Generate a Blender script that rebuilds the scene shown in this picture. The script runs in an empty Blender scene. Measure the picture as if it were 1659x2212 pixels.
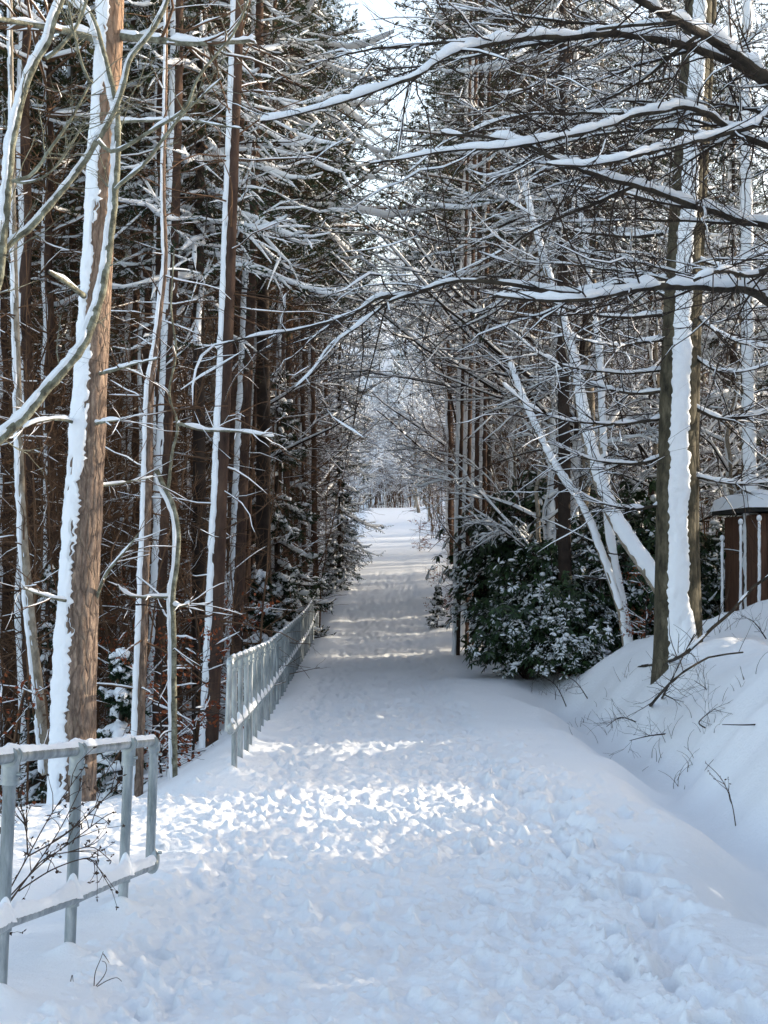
import bpy, math, random
import numpy as np
from mathutils import Vector

rng = np.random.default_rng(11)
random.seed(11)
SC = bpy.context.scene
COL = SC.collection

# ------------------------------------------------------------------ camera, sky, sun, exposure
CAM_Z, PITCH, FPX, CX, CY = 1.65, math.radians(1.45), 3324.0, 829.5, 1106.0
cam_d = bpy.data.cameras.new("camera")
cam = bpy.data.objects.new("camera", cam_d)
COL.objects.link(cam)
cam.location = (0, 0, CAM_Z)
cam.rotation_euler = (math.radians(90) + PITCH, 0, 0)
cam_d.sensor_fit = 'VERTICAL'
cam_d.angle_y = 2 * math.atan(CY / FPX)
cam_d.clip_start, cam_d.clip_end = 0.05, 3000
SC.camera = cam

SUN_EL, SUN_AZ = math.radians(14.5), math.radians(66)       # azimuth from +Y (away from camera) towards +X
world = bpy.data.worlds.new("World")
SC.world = world
world.use_nodes = True
wn = world.node_tree
bg = wn.nodes["Background"]
sky = wn.nodes.new("ShaderNodeTexSky")
sky.sky_type = 'NISHITA'
sky.sun_disc = False
sky.sun_elevation = SUN_EL
sky.sun_rotation = SUN_AZ
sky.air_density, sky.dust_density, sky.ozone_density = 1.0, 3.0, .4
hs = wn.nodes.new("ShaderNodeHueSaturation")                # paler sky, to take blue out of the shaded snow
hs.inputs["Saturation"].default_value = .86
wn.links.new(sky.outputs[0], hs.inputs["Color"])
wn.links.new(hs.outputs[0], bg.inputs[0])
bg.inputs[1].default_value = 0.15
sd = bpy.data.lights.new("sun", 'SUN')
sd.energy, sd.angle, sd.color = 2.25, math.radians(0.5), (1.0, 0.87, 0.68)
sun = bpy.data.objects.new("sun", sd)
COL.objects.link(sun)
SUNV = Vector((math.sin(SUN_AZ) * math.cos(SUN_EL), math.cos(SUN_AZ) * math.cos(SUN_EL), math.sin(SUN_EL)))
sun.rotation_euler = SUNV.to_track_quat('Z', 'Y').to_euler()
SC.view_settings.view_transform = 'Standard'
SC.view_settings.look = 'None'
SC.view_settings.exposure = 1.8
SC.view_settings.gamma = 1.0
SC.render.engine = 'CYCLES'
SC.cycles.max_bounces = 5
SC.cycles.diffuse_bounces = 3
SC.cycles.glossy_bounces = 2
SC.cycles.use_denoising = True

# ------------------------------------------------------------------ helpers: maths
def P(px, py, d):
    """photo position (1659 x 2212 frame) at depth d -> world point"""
    u, v = (px - CX) / FPX, (CY - py) / FPX
    c, s = math.cos(PITCH), math.sin(PITCH)
    t = d / (c - v * s)
    return np.array([u * t, d, CAM_Z + t * (s + v * c)])

def project(p):
    c, s = math.cos(PITCH), math.sin(PITCH)
    x, y, z = p[0], p[1], p[2] - CAM_Z
    dep = y * c + z * s
    return CX + FPX * x / dep, CY - FPX * (-y * s + z * c) / dep

def sstep(a, b, x):
    t = np.clip((np.asarray(x, float) - a) / (b - a), 0, 1)
    return t * t * (3 - 2 * t)

def _hash(ix, iy, seed):
    h = (ix * 374761393 + iy * 668265263 + seed * 982451653) & 0xFFFFFFFF
    h = ((h ^ (h >> 13)) * 1274126177) & 0xFFFFFFFF
    return ((h ^ (h >> 16)) & 0xFFFF) / 65535.0

def noise2(x, y, seed=0):
    x, y = np.asarray(x, float), np.asarray(y, float)
    fx, fy = np.floor(x), np.floor(y)
    ix, iy = fx.astype(np.int64), fy.astype(np.int64)
    tx, ty = x - fx, y - fy
    tx, ty = tx * tx * (3 - 2 * tx), ty * ty * (3 - 2 * ty)
    a, b = _hash(ix, iy, seed), _hash(ix + 1, iy, seed)
    c, d = _hash(ix, iy + 1, seed), _hash(ix + 1, iy + 1, seed)
    return ((a + (b - a) * tx) * (1 - ty) + (c + (d - c) * tx) * ty) * 2 - 1

def fbm(x, y, seed=0, o=3):
    s, a, n = 0, 1.0, 0
    for i in range(o):
        s = s + a * noise2(x * 2 ** i + 17.3 * i, y * 2 ** i - 9.1 * i, seed + i)
        n += a
        a *= .5
    return s / n

def nrm(v):
    return v / np.maximum(np.linalg.norm(v, axis=-1, keepdims=True), 1e-9)

def spline(pts, n):
    pts = np.asarray(pts, float)
    k = len(pts)
    if k < 3:
        t = np.linspace(0, k - 1, n)
        return np.stack([np.interp(t, range(k), pts[:, i]) for i in range(pts.shape[1])], 1)
    seg = np.linalg.norm(np.diff(pts[:, :3], axis=0), axis=1)
    cum = np.concatenate([[0], np.cumsum(seg)])
    q = np.linspace(0, cum[-1], n)
    i = np.clip(np.searchsorted(cum, q, side='right') - 1, 0, k - 2)
    t = ((q - cum[i]) / np.maximum(seg[i], 1e-9))[:, None]
    p0, p1, p2, p3 = pts[np.maximum(i - 1, 0)], pts[i], pts[i + 1], pts[np.minimum(i + 2, k - 1)]
    return .5 * (2 * p1 + (p2 - p0) * t + (2 * p0 - 5 * p1 + 4 * p2 - p3) * t ** 2 + (3 * p1 - p0 - 3 * p2 + p3) * t ** 3)

# ------------------------------------------------------------------ helpers: mesh collecting
class MB:
    def __init__(self):
        self.v, self.q, self.n = [], [], 0

    def add(self, v, q):
        self.v.append(np.asarray(v, np.float32).reshape(-1, 3))
        self.q.append(np.asarray(q, np.int64).reshape(-1, 4) + self.n)
        self.n += len(self.v[-1])

    def tubes(self, Pts, R, s=3, caps=False):
        Pts, R = np.asarray(Pts, float), np.asarray(R, float)
        if Pts.ndim == 2:
            Pts, R = Pts[None], R[None]
        B, n = Pts.shape[:2]
        if B == 0:
            return
        T = nrm(np.gradient(Pts, axis=1))
        up = np.abs(T[..., 2]).mean(1) > .8
        ref = np.where(up[:, None], np.array([[1., 0, 0]]), np.array([[0, 0, 1.]]))[:, None, :]
        N1 = nrm(np.cross(T, ref))
        N2 = np.cross(N1, T)
        a = np.arange(s) * 2 * math.pi / s
        V = Pts[:, :, None, :] + R[:, :, None, None] * (np.cos(a)[None, None, :, None] * N1[:, :, None, :] + np.sin(a)[None, None, :, None] * N2[:, :, None, :])
        i, j = np.meshgrid(np.arange(n - 1), np.arange(s), indexing='ij')
        j2 = (j + 1) % s
        f = np.stack([i * s + j, i * s + j2, (i + 1) * s + j2, (i + 1) * s + j], -1).reshape(-1, 4)
        F = (f[None] + (np.arange(B) * n * s)[:, None, None]).reshape(-1, 4)
        self.add(V, F)
        if caps:
            for k in (0, n - 1):
                c = Pts[:, k]
                base = self.n
                vv = np.concatenate([V[:, k], c[:, None]], 1)
                jj = np.arange(s)
                ff = np.stack([jj, (jj + 1) % s, np.full(s, s), np.full(s, s)], -1)
                F = (ff[None] + (np.arange(B) * (s + 1))[:, None, None]).reshape(-1, 4)
                self.add(vv, F)

    def blades(self, base, d, L, W):
        """long diamond leaves: base (N,3), unit direction (N,3), length and width (N)"""
        N = len(base)
        if N == 0:
            return
        r = rng.normal(size=(N, 3))
        side = nrm(np.cross(d, r))
        L, W = np.broadcast_to(L, N)[:, None], np.broadcast_to(W, N)[:, None]
        mid = base + d * L * .55
        V = np.stack([base, mid + side * W * .5, base + d * L, mid - side * W * .5], 1)
        self.add(V, np.arange(N * 4).reshape(N, 4))

    def blobs(self, c, ax, ay, az, s=6, rings=3):
        """ellipsoids: centre (N,3) and three half axes (N,3)"""
        N = len(c)
        if N == 0:
            return
        th = np.linspace(-math.pi / 2, math.pi / 2, rings + 2)
        ph = np.arange(s) * 2 * math.pi / s
        u = np.stack([np.cos(th)[:, None] * np.cos(ph)[None], np.cos(th)[:, None] * np.sin(ph)[None], np.sin(th)[:, None] * np.ones(s)[None]], -1).reshape(-1, 3)
        V = c[:, None] + u[None, :, 0:1] * ax[:, None] + u[None, :, 1:2] * ay[:, None] + u[None, :, 2:3] * az[:, None]
        i, j = np.meshgrid(np.arange(rings + 1), np.arange(s), indexing='ij')
        f = np.stack([i * s + j, i * s + (j + 1) % s, (i + 1) * s + (j + 1) % s, (i + 1) * s + j], -1).reshape(-1, 4)
        self.add(V, (f[None] + (np.arange(N) * len(u))[:, None, None]).reshape(-1, 4))

    def box(self, lo, hi):
        (a, b, c), (d, e, f) = lo, hi
        v = [(a, b, c), (d, b, c), (d, e, c), (a, e, c), (a, b, f), (d, b, f), (d, e, f), (a, e, f)]
        self.add(v, [(0, 3, 2, 1), (4, 5, 6, 7), (0, 1, 5, 4), (1, 2, 6, 5), (2, 3, 7, 6), (3, 0, 4, 7)])

    def grid(self, V):
        m, n = V.shape[:2]
        i, j = np.meshgrid(np.arange(m - 1), np.arange(n - 1), indexing='ij')
        self.add(V, np.stack([i * n + j, i * n + j + 1, (i + 1) * n + j + 1, (i + 1) * n + j], -1).reshape(-1, 4))

    def mesh(self, name, mat, smooth=True, origin=None):
        v = np.concatenate(self.v) if self.v else np.zeros((0, 3), np.float32)
        q = np.concatenate(self.q) if self.q else np.zeros((0, 4), np.int64)
        if origin is not None:
            v = v - np.asarray(origin, np.float32)
        me = bpy.data.meshes.new(name)
        tri = q[:, 2] == q[:, 3]
        t3, q4 = q[tri][:, :3], q[~tri]
        me.vertices.add(len(v))
        me.vertices.foreach_set("co", v.astype(np.float32).ravel())
        lv = np.concatenate([q4.ravel(), t3.ravel()]).astype(np.int32)
        me.loops.add(len(lv))
        me.loops.foreach_set("vertex_index", lv)
        me.polygons.add(len(q4) + len(t3))
        st = np.concatenate([np.arange(len(q4)) * 4, len(q4) * 4 + np.arange(len(t3)) * 3]).astype(np.int32)
        me.polygons.foreach_set("loop_start", st)
        me.polygons.foreach_set("use_smooth", np.full(len(st), smooth))
        me.update(calc_edges=True)
        me.materials.append(mat)
        return me

def part(name, mb, mat, parent=None, smooth=True, label=None):
    """one mesh object; its geometry is written in world space and moved to the parent's origin"""
    org = parent_world(parent) if parent else None
    ob = bpy.data.objects.new(name, mb.mesh(name, mat, smooth, org))
    COL.objects.link(ob)
    if parent:
        ob.parent = parent
        if parent.get("org") is None and parent.parent is not None:
            pass
    if label:
        ob["label"] = label
    return ob

ORG = {}
def parent_world(o):
    while o.parent is not None:
        o = o.parent
    return ORG[o]

def thing(name, label, cat, loc, group=None):
    o = bpy.data.objects.new(name, None)
    o.empty_display_size = .2
    COL.objects.link(o)
    o.location = [float(a) for a in loc]
    o["label"], o["category"] = label, cat
    if group:
        o["group"] = group
    ORG[o] = tuple(float(a) for a in loc)
    return o

def dup(root, loc, rotz=0.0, scale=1.0, label=None, group=None):
    r = root.copy()
    COL.objects.link(r)
    r.location = loc
    r.scale = (scale,) * 3
    for ch in list(root.children):
        c = ch.copy()
        COL.objects.link(c)
        c.parent = r
        if not ch.get("keep"):
            c.rotation_euler = (0, 0, rotz)
        for g in ch.children:
            e = g.copy()
            COL.objects.link(e)
            e.parent = c
    if label:
        r["label"] = label
    if group:
        r["group"] = group
    return r

# ------------------------------------------------------------------ helpers: branches
def kids(Pp, Rp, m, n, lo, hi, ang, tmin=.15, tmax=1., wob=.15, bend=0., flat=1., rs=.6, rend=.35, up=0., rel=False, rmax=9., shrink=0.):
    """m children on each polyline of Pp (B,N,3); returns polylines (B*m,n,3) and radii"""
    B, N = Pp.shape[:2]
    b = np.repeat(np.arange(B), m)
    t = rng.uniform(tmin, tmax, len(b))
    f = t * (N - 1)
    i = np.clip(f.astype(int), 0, N - 2)
    w = (f - i)[:, None]
    base = Pp[b, i] * (1 - w) + Pp[b, i + 1] * w
    T = nrm(Pp[b, i + 1] - Pp[b, i])
    rad = Rp[b, i] * (1 - w[:, 0]) + Rp[b, i + 1] * w[:, 0]
    r = rng.normal(size=(len(b), 3))
    r[:, 2] *= flat
    perp = nrm(r - (r * T).sum(1, keepdims=True) * T)
    a = np.radians(rng.normal(ang, 15, len(b)))[:, None]
    d = nrm(np.cos(a) * T + np.sin(a) * perp + np.array([0, 0, up]))
    L = rng.uniform(lo, hi, len(b))
    if rel:
        L = L * np.linalg.norm(np.diff(Pp, axis=1), axis=2).sum(1)[b]
    L = L * (1 - shrink * t)
    out = np.empty((len(b), n, 3))
    out[:, 0] = base
    p = base.copy()
    for k in range(1, n):
        d = nrm(d + wob * rng.normal(size=d.shape) + np.array([0, 0, bend]))
        p = p + d * (L / (n - 1))[:, None]
        out[:, k] = p
    r0 = np.minimum(rad * rs, rmax)
    return out, r0[:, None] * np.linspace(1, rend, n)[None]

def caps(mb, Pp, R, th, cover=.15, s=5, steep=.8, seed=0):
    """snow lying along polylines, in lumps and gaps"""
    B, n = Pp.shape[:2]
    if B == 0:
        return
    T = nrm(np.gradient(Pp, axis=1))
    w = np.clip((steep - np.abs(T[..., 2])) / .3, 0, 1)
    l = rng.normal(size=(B, n))
    if n > 5:
        l = (l + np.roll(l, 1, 1) * .8 + np.roll(l, 2, 1) * .4) / 1.3
    h = th * w * np.clip(.55 + cover + l * .42, 0, 1.5)
    on = h > th * .22
    rad = np.where(on, .5 * h + .55 * R, .15 * R)
    off = np.where(on, .45 * R + .45 * h, 0)
    if n > 2:
        rad[:, -1] *= .4
    C = Pp.copy()
    C[..., 2] += off
    mb.tubes(C, rad, s)

def strip(mb, pts, rad, wind, hl, hr, th, ds=.05, K=9, rag=.25, gap=-.75, seed=0, sc=1.):
    """a streak of blown snow clinging to one side of a trunk"""
    L = np.linalg.norm(np.diff(pts, axis=0), axis=1).sum()
    n = max(4, int(L / ds))
    q = spline(np.concatenate([pts, rad[:, None]], 1), n)
    c, r = q[:, :3], q[:, 3]
    T = nrm(np.gradient(c, axis=0))
    wd = np.array([wind[0], wind[1], 0.])
    wd = nrm(wd[None] - (T @ wd)[:, None] * T)
    sdv = np.cross(T, wd)
    z = np.linspace(0, L, n)
    wz = z + .35 * fbm(z * 1.7, z * 0 + 3, seed + 31)
    jag = lambda k: rag * (.9 * fbm(wz * .9 * sc, z * 0 + k, seed + k) + .9 * fbm(wz * 3.1 * sc, z * .7 + k, seed + k + 5, 5) + .45 * np.sign(fbm(wz * 9 * sc, z * 0 + k, seed + k + 8, 2)) * np.abs(fbm(wz * 9 * sc, z * 0 + k, seed + k + 8, 2)) ** .5 * (fbm(wz * 1.1, z * 0 + k, seed + k + 9) > -.1) + .28 * rng.normal(size=n))
    HL, HR = np.radians(hl) * (1 + jag(1)), np.radians(hr) * (1 + jag(2))
    u = np.linspace(-1, 1, K)
    ang = np.where(u[None] < 0, u[None] * HL[:, None], u[None] * HR[:, None])
    zz, uu = np.meshgrid(z, u, indexing='ij')
    t = th * np.sqrt(np.maximum(0, 1 - uu ** 4)) * (1 + .55 * fbm(zz * 4 * sc, uu * 1.5, seed + 9) + .5 * fbm(zz * 14 * sc, uu * 4, seed + 12, 2))
    hole = fbm(zz * 3 * sc, uu * 2, seed + 20, 3) + .35 * (1 - np.abs(uu)) - .25 * np.abs(uu) ** 3
    t = np.where(hole < gap, -.02, t)
    t[:, 0] = t[:, -1] = -.012
    t[0] = t[-1] = -.02
    d = np.cos(ang)[..., None] * wd[:, None] + np.sin(ang)[..., None] * sdv[:, None]
    mb.grid(c[:, None] + (r[:, None] + t)[..., None] * d)

# ------------------------------------------------------------------ materials
def new_mat(name):
    m = bpy.data.materials.new(name)
    m.use_nodes = True
    nt = m.node_tree
    return m, nt, nt.nodes["Principled BSDF"]

def N(nt, typ, **kw):
    n = nt.nodes.new(typ)
    for k, v in kw.items():
        if k.startswith("i_"):
            n.inputs[k[2:]].default_value = v
        else:
            setattr(n, k, v)
    return n

def ramp(nt, stops):
    r = nt.nodes.new("ShaderNodeValToRGB")
    e = r.color_ramp.elements
    while len(e) < len(stops):
        e.new(.5)
    for el, (p, c) in zip(e, stops):
        el.position = p
        el.color = (*c, 1)
    return r

def mottled(name, cols, scale=6., stretch=(1, 1, 1), rough=.85, bump=.3, bscale=None, metal=0., spec=.3, detail=6., dist=.02):
    m, nt, b = new_mat(name)
    tc = N(nt, "ShaderNodeTexCoord")
    mp = N(nt, "ShaderNodeMapping")
    mp.inputs["Scale"].default_value = stretch
    nt.links.new(tc.outputs["Object"], mp.inputs[0])
    no = N(nt, "ShaderNodeTexNoise", i_Scale=scale, i_Detail=detail, i_Roughness=.65)
    nt.links.new(mp.outputs[0], no.inputs["Vector"])
    k = len(cols)
    r = ramp(nt, [(.3 + .4 * i / max(1, k - 1), c) for i, c in enumerate(cols)])
    nt.links.new(no.outputs[0], r.inputs[0])
    nt.links.new(r.outputs[0], b.inputs["Base Color"])
    b.inputs["Roughness"].default_value = rough
    b.inputs["Metallic"].default_value = metal
    b.inputs["Specular IOR Level"].default_value = spec
    if bump:
        n2 = N(nt, "ShaderNodeTexNoise", i_Scale=bscale or scale * 3, i_Detail=6.)
        nt.links.new(mp.outputs[0], n2.inputs["Vector"])
        bm = N(nt, "ShaderNodeBump", i_Strength=bump, i_Distance=dist)
        nt.links.new(n2.outputs[0], bm.inputs["Height"])
        nt.links.new(bm.outputs[0], b.inputs["Normal"])
    return m

def plated_bark(name, cols, upper=None, z0=4., z1=9., sx=9., sz=2.6, bump=.9):
    m, nt, b = new_mat(name)
    tc = N(nt, "ShaderNodeTexCoord")
    mp = N(nt, "ShaderNodeMapping")
    mp.inputs["Scale"].default_value = (sx, sx, sz)
    nt.links.new(tc.outputs["Object"], mp.inputs[0])
    wn_ = N(nt, "ShaderNodeTexNoise", i_Scale=1.4, i_Detail=4.)
    nt.links.new(mp.outputs[0], wn_.inputs["Vector"])
    mx = N(nt, "ShaderNodeMixRGB", blend_type='ADD')
    mx.inputs[0].default_value = .7
    nt.links.new(mp.outputs[0], mx.inputs[1])
    nt.links.new(wn_.outputs["Color"], mx.inputs[2])
    vo = N(nt, "ShaderNodeTexVoronoi", feature='DISTANCE_TO_EDGE', i_Scale=1.6)
    nt.links.new(mx.outputs[0], vo.inputs["Vector"])
    vc = N(nt, "ShaderNodeTexVoronoi", feature='F1', i_Scale=1.6)
    nt.links.new(mx.outputs[0], vc.inputs["Vector"])
    no = N(nt, "ShaderNodeTexNoise", i_Scale=3.5, i_Detail=8., i_Roughness=.7)
    nt.links.new(mp.outputs[0], no.inputs["Vector"])
    r = ramp(nt, [(.3, cols[0]), (.5, cols[1]), (.68, cols[2])])
    nt.links.new(no.outputs[0], r.inputs[0])
    hv = N(nt, "ShaderNodeMixRGB", blend_type='MULTIPLY')
    hv.inputs[0].default_value = .35
    nt.links.new(r.outputs[0], hv.inputs[1])
    bw = N(nt, 'ShaderNodeRGBToBW')
    nt.links.new(vc.outputs['Color'], bw.inputs[0])
    nt.links.new(bw.outputs[0], hv.inputs[2])
    last = hv.outputs[0]
    if upper:
        sp = N(nt, "ShaderNodeSeparateXYZ")
        nt.links.new(tc.outputs["Object"], sp.inputs[0])
        mr = N(nt, "ShaderNodeMapRange")
        mr.inputs[1].default_value, mr.inputs[2].default_value = z0, z1
        nt.links.new(sp.outputs[2], mr.inputs[0])
        r2 = ramp(nt, [(.35, upper[0]), (.65, upper[1])])
        nt.links.new(no.outputs[0], r2.inputs[0])
        mu = N(nt, "ShaderNodeMixRGB")
        nt.links.new(mr.outputs[0], mu.inputs[0])
        nt.links.new(last, mu.inputs[1])
        nt.links.new(r2.outputs[0], mu.inputs[2])
        last = mu.outputs[0]
    nt.links.new(last, b.inputs["Base Color"])
    b.inputs["Roughness"].default_value = .9
    b.inputs["Specular IOR Level"].default_value = .15
    rb = ramp(nt, [(.0, (0, 0, 0)), (.12, (.75, .75, .75)), (.4, (1, 1, 1))])
    nt.links.new(vo.outputs["Distance"], rb.inputs[0])
    ad = N(nt, "ShaderNodeMixRGB", blend_type='ADD')
    ad.inputs[0].default_value = .35
    nt.links.new(rb.outputs[0], ad.inputs[1])
    nt.links.new(no.outputs[0], ad.inputs[2])
    bm = N(nt, "ShaderNodeBump", i_Strength=bump, i_Distance=.03)
    nt.links.new(ad.outputs[0], bm.inputs["Height"])
    nt.links.new(bm.outputs[0], b.inputs["Normal"])
    return m

def leafy(name, cols, rough=.5, trans=.15, spec=.3):
    m, nt, b = new_mat(name)
    g = N(nt, "ShaderNodeNewGeometry")
    r = ramp(nt, [(i / max(1, len(cols) - 1), c) for i, c in enumerate(cols)])
    nt.links.new(g.outputs["Random Per Island"], r.inputs[0])
    nt.links.new(r.outputs[0], b.inputs["Base Color"])
    b.inputs["Roughness"].default_value = rough
    b.inputs["Specular IOR Level"].default_value = spec
    if trans:
        out = nt.nodes["Material Output"]
        tr = N(nt, "ShaderNodeBsdfTranslucent")
        nt.links.new(r.outputs[0], tr.inputs[0])
        mx = N(nt, "ShaderNodeMixShader")
        mx.inputs[0].default_value = trans
        nt.links.new(b.outputs[0], mx.inputs[1])
        nt.links.new(tr.outputs[0], mx.inputs[2])
        nt.links.new(mx.outputs[0], out.inputs[0])
    return m

M = {}
def snow_mat(name, bump, scale, dirt=False):
    m, nt, b = new_mat(name)
    tc = N(nt, "ShaderNodeTexCoord")
    n1 = N(nt, "ShaderNodeTexNoise", i_Scale=scale, i_Detail=8., i_Roughness=.7)
    nt.links.new(tc.outputs["Object"], n1.inputs["Vector"])
    n9 = N(nt, "ShaderNodeTexNoise", i_Scale=scale * 4.5, i_Detail=4., i_Roughness=.7)
    nt.links.new(tc.outputs["Object"], n9.inputs["Vector"])
    b9 = N(nt, "ShaderNodeBump", i_Strength=bump, i_Distance=.008)
    nt.links.new(n9.outputs[0], b9.inputs["Height"])
    bm = N(nt, "ShaderNodeBump", i_Strength=bump, i_Distance=.025)
    nt.links.new(n1.outputs[0], bm.inputs["Height"])
    nt.links.new(b9.outputs[0], bm.inputs["Normal"])
    nt.links.new(bm.outputs[0], b.inputs["Normal"])
    b.inputs["Base Color"].default_value = (.86, .88, .91, 1)
    if dirt:                                                # faint grit trodden into the middle of the path
        mp = N(nt, "ShaderNodeMapping")
        mp.inputs["Scale"].default_value = (1.5, .8, 1)
        nt.links.new(tc.outputs["Object"], mp.inputs[0])
        n2 = N(nt, "ShaderNodeTexNoise", i_Scale=1.3, i_Detail=10., i_Roughness=.75)
        nt.links.new(mp.outputs[0], n2.inputs["Vector"])
        r = ramp(nt, [(.35, (.87, .885, .91)), (.62, (.84, .85, .87)), (.74, (.74, .72, .70))])
        nt.links.new(n2.outputs[0], r.inputs[0])
        sp = N(nt, "ShaderNodeSeparateXYZ")
        nt.links.new(tc.outputs["Object"], sp.inputs[0])
        ab = N(nt, "ShaderNodeMath", operation='ABSOLUTE')
        nt.links.new(sp.outputs[0], ab.inputs[0])
        mr = N(nt, "ShaderNodeMapRange")
        mr.inputs[1].default_value, mr.inputs[2].default_value = 1.3, .5
        nt.links.new(ab.outputs[0], mr.inputs[0])
        mu = N(nt, "ShaderNodeMixRGB")
        mu.inputs[1].default_value = (.87, .885, .91, 1)
        nt.links.new(mr.outputs[0], mu.inputs[0])
        nt.links.new(r.outputs[0], mu.inputs[2])
        nt.links.new(mu.outputs[0], b.inputs["Base Color"])
    b.inputs["Roughness"].default_value = .55
    b.inputs["Specular IOR Level"].default_value = .25
    return m

M['ground'] = snow_mat("ground_snow", .55, 24., True)
M['snow'] = snow_mat("clinging_snow", .5, 14.)
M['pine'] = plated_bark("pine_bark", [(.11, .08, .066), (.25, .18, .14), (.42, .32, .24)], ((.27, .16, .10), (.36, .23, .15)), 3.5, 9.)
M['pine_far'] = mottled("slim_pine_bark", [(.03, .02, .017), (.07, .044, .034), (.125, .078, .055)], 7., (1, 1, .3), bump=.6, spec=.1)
M['beech'] = mottled("beech_bark", [(.022, .02, .015), (.075, .066, .044), (.15, .13, .09)], 11., (1, 1, .45), bump=.7, bscale=26, spec=.15)
M['lichen'] = mottled("lichen_bark", [(.05, .045, .035), (.17, .165, .12), (.33, .34, .27)], 16., (1, 1, 1), bump=.6, spec=.1)
M['dark_limb'] = mottled("dark_limb_bark", [(.018, .015, .012), (.042, .034, .026), (.08, .066, .048)], 9., bump=.4, spec=.15)
M['twig'] = mottled("brown_twig", [(.046, .027, .017), (.11, .063, .037), (.19, .11, .064)], 3., bump=0, spec=.15)
M['twig_dark'] = mottled("dark_twig", [(.018, .013, .011), (.036, .026, .021), (.065, .047, .036)], 3., bump=0, spec=.15)
M['birch'] = mottled("grey_stem", [(.10, .08, .06), (.25, .21, .16), (.42, .38, .32)], 10., (1, 1, .6), bump=.3)
M['spruce'] = leafy("spruce_needles", [(.008, .018, .009), (.016, .036, .016), (.03, .055, .022)], .6, .1, .2)
M['pineneedle'] = leafy("pine_needles", [(.015, .022, .010), (.03, .04, .015), (.055, .06, .022)], .6, .12, .2)
M['laurel'] = leafy("evergreen_leaf", [(.010, .024, .010), (.02, .045, .016), (.045, .085, .028)], .35, .1, .4)
M['russet'] = leafy("russet_leaf", [(.13, .03, .014), (.22, .06, .022), (.30, .10, .04)], .6, .3, .2)
M['dry'] = mottled("dry_stalk", [(.035, .02, .014), (.075, .045, .03)], 8., bump=0)
M['zinc'] = mottled("galvanised_steel", [(.15, .18, .19), (.30, .335, .35), (.50, .53, .54)], 16., (1, 1, .22), rough=.42, bump=.06, bscale=60, metal=.75, spec=.5)
M['fitting'] = mottled("cast_zinc_fitting", [(.28, .32, .33), (.42, .46, .47)], 14., rough=.36, bump=.1, bscale=50, metal=.8, spec=.5)
M['board'] = mottled("stained_board", [(.05, .024, .016), (.12, .058, .036), (.18, .10, .062)], 4., (6, 6, .5), bump=.4, bscale=8)
M['felt'] = mottled("roof_felt", [(.02, .02, .02), (.05, .05, .048)], 12., bump=.3)
M['rubber'] = mottled("black_gap", [(.012, .012, .012), (.02, .02, .02)], 12., bump=0)

# ------------------------------------------------------------------ ground shape
_ty = np.arange(-60, 460, .5)
_tz = np.interp(_ty, [-60, 0, 4, 5.7, 7.5, 12, 18.6, 28, 36, 42, 48, 55, 80, 110, 137, 150, 165, 200, 260, 460],
                [.6, .05, .03, .01, -.09, -.1, -.32, -.46, -.40, -.2, .12, .55, 1.9, 3.5, 5.35, 5.9, 6.0, 15, 38, 75])
_k = np.hanning(9); _k /= _k.sum()
_tz = np.convolve(np.pad(_tz, 4, mode='edge'), _k, 'valid')
def smax0(v, k=.25):
    return .5 * (v + np.sqrt(v * v + k * k))
def base_z(x, y):
    x, y = np.asarray(x, float), np.asarray(y, float)
    z = np.interp(y, _ty, _tz)
    # left: the bank falls away beyond the side path
    a = -1.62 - x
    b = (y - (11.9 + .28 * (x + 1.62))) * .9
    s = np.minimum(a, b)
    s = np.maximum(s, np.minimum(-6.5 - x, 50))
    depth = 2.3 - 1.7 * sstep(35, 60, y)
    drop = depth * (1 - np.exp(-smax0(s, .3) * .8 / depth))
    z = z - drop
    z = z + .10 * smax0(-9 - x, 1.) * sstep(10, 20, y)
    # right: shoulder, ditch and bank
    fade = 1 - sstep(20, 27, y)
    x = x + np.where(x > 1, .20 * noise2(y * .5, y * 0 + 3, 91) + .07 * noise2(y * 1.7, y * 0 + 9, 92), 0) * sstep(1, 1.6, x) * (1 - sstep(3, 4, x))
    ditch = -.62 * sstep(1.7, 2.6, x)
    bank = 1.9 * smax0(x - 2.35, .3) - 1.65 * smax0(x - 3.1, .5) - .12 * smax0(x - 8, 1.)
    bank = bank * (1 - .7 * sstep(3.9, 5.2, x) * sstep(10.5, 12.5, y) * (1 - sstep(17, 19, y)))  # cut lower out of frame to let the low sun reach the path
    z = z + fade * (ditch + bank * (.55 + .45 * sstep(6, 14, y))) + (1 - fade) * .2 * smax0(x - 2.5, .5)
    return z

def zg(x, y):
    return float(base_z(np.array([x]), np.array([y]))[0])

def hit(px, py):
    """where the view through a photo position meets the ground"""
    lo, prev = 3.5, None
    for d in np.arange(3.5, 160, .1):
        p = P(px, py, d)
        if p[2] < zg(p[0], p[1]):
            return p
    return p

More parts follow.
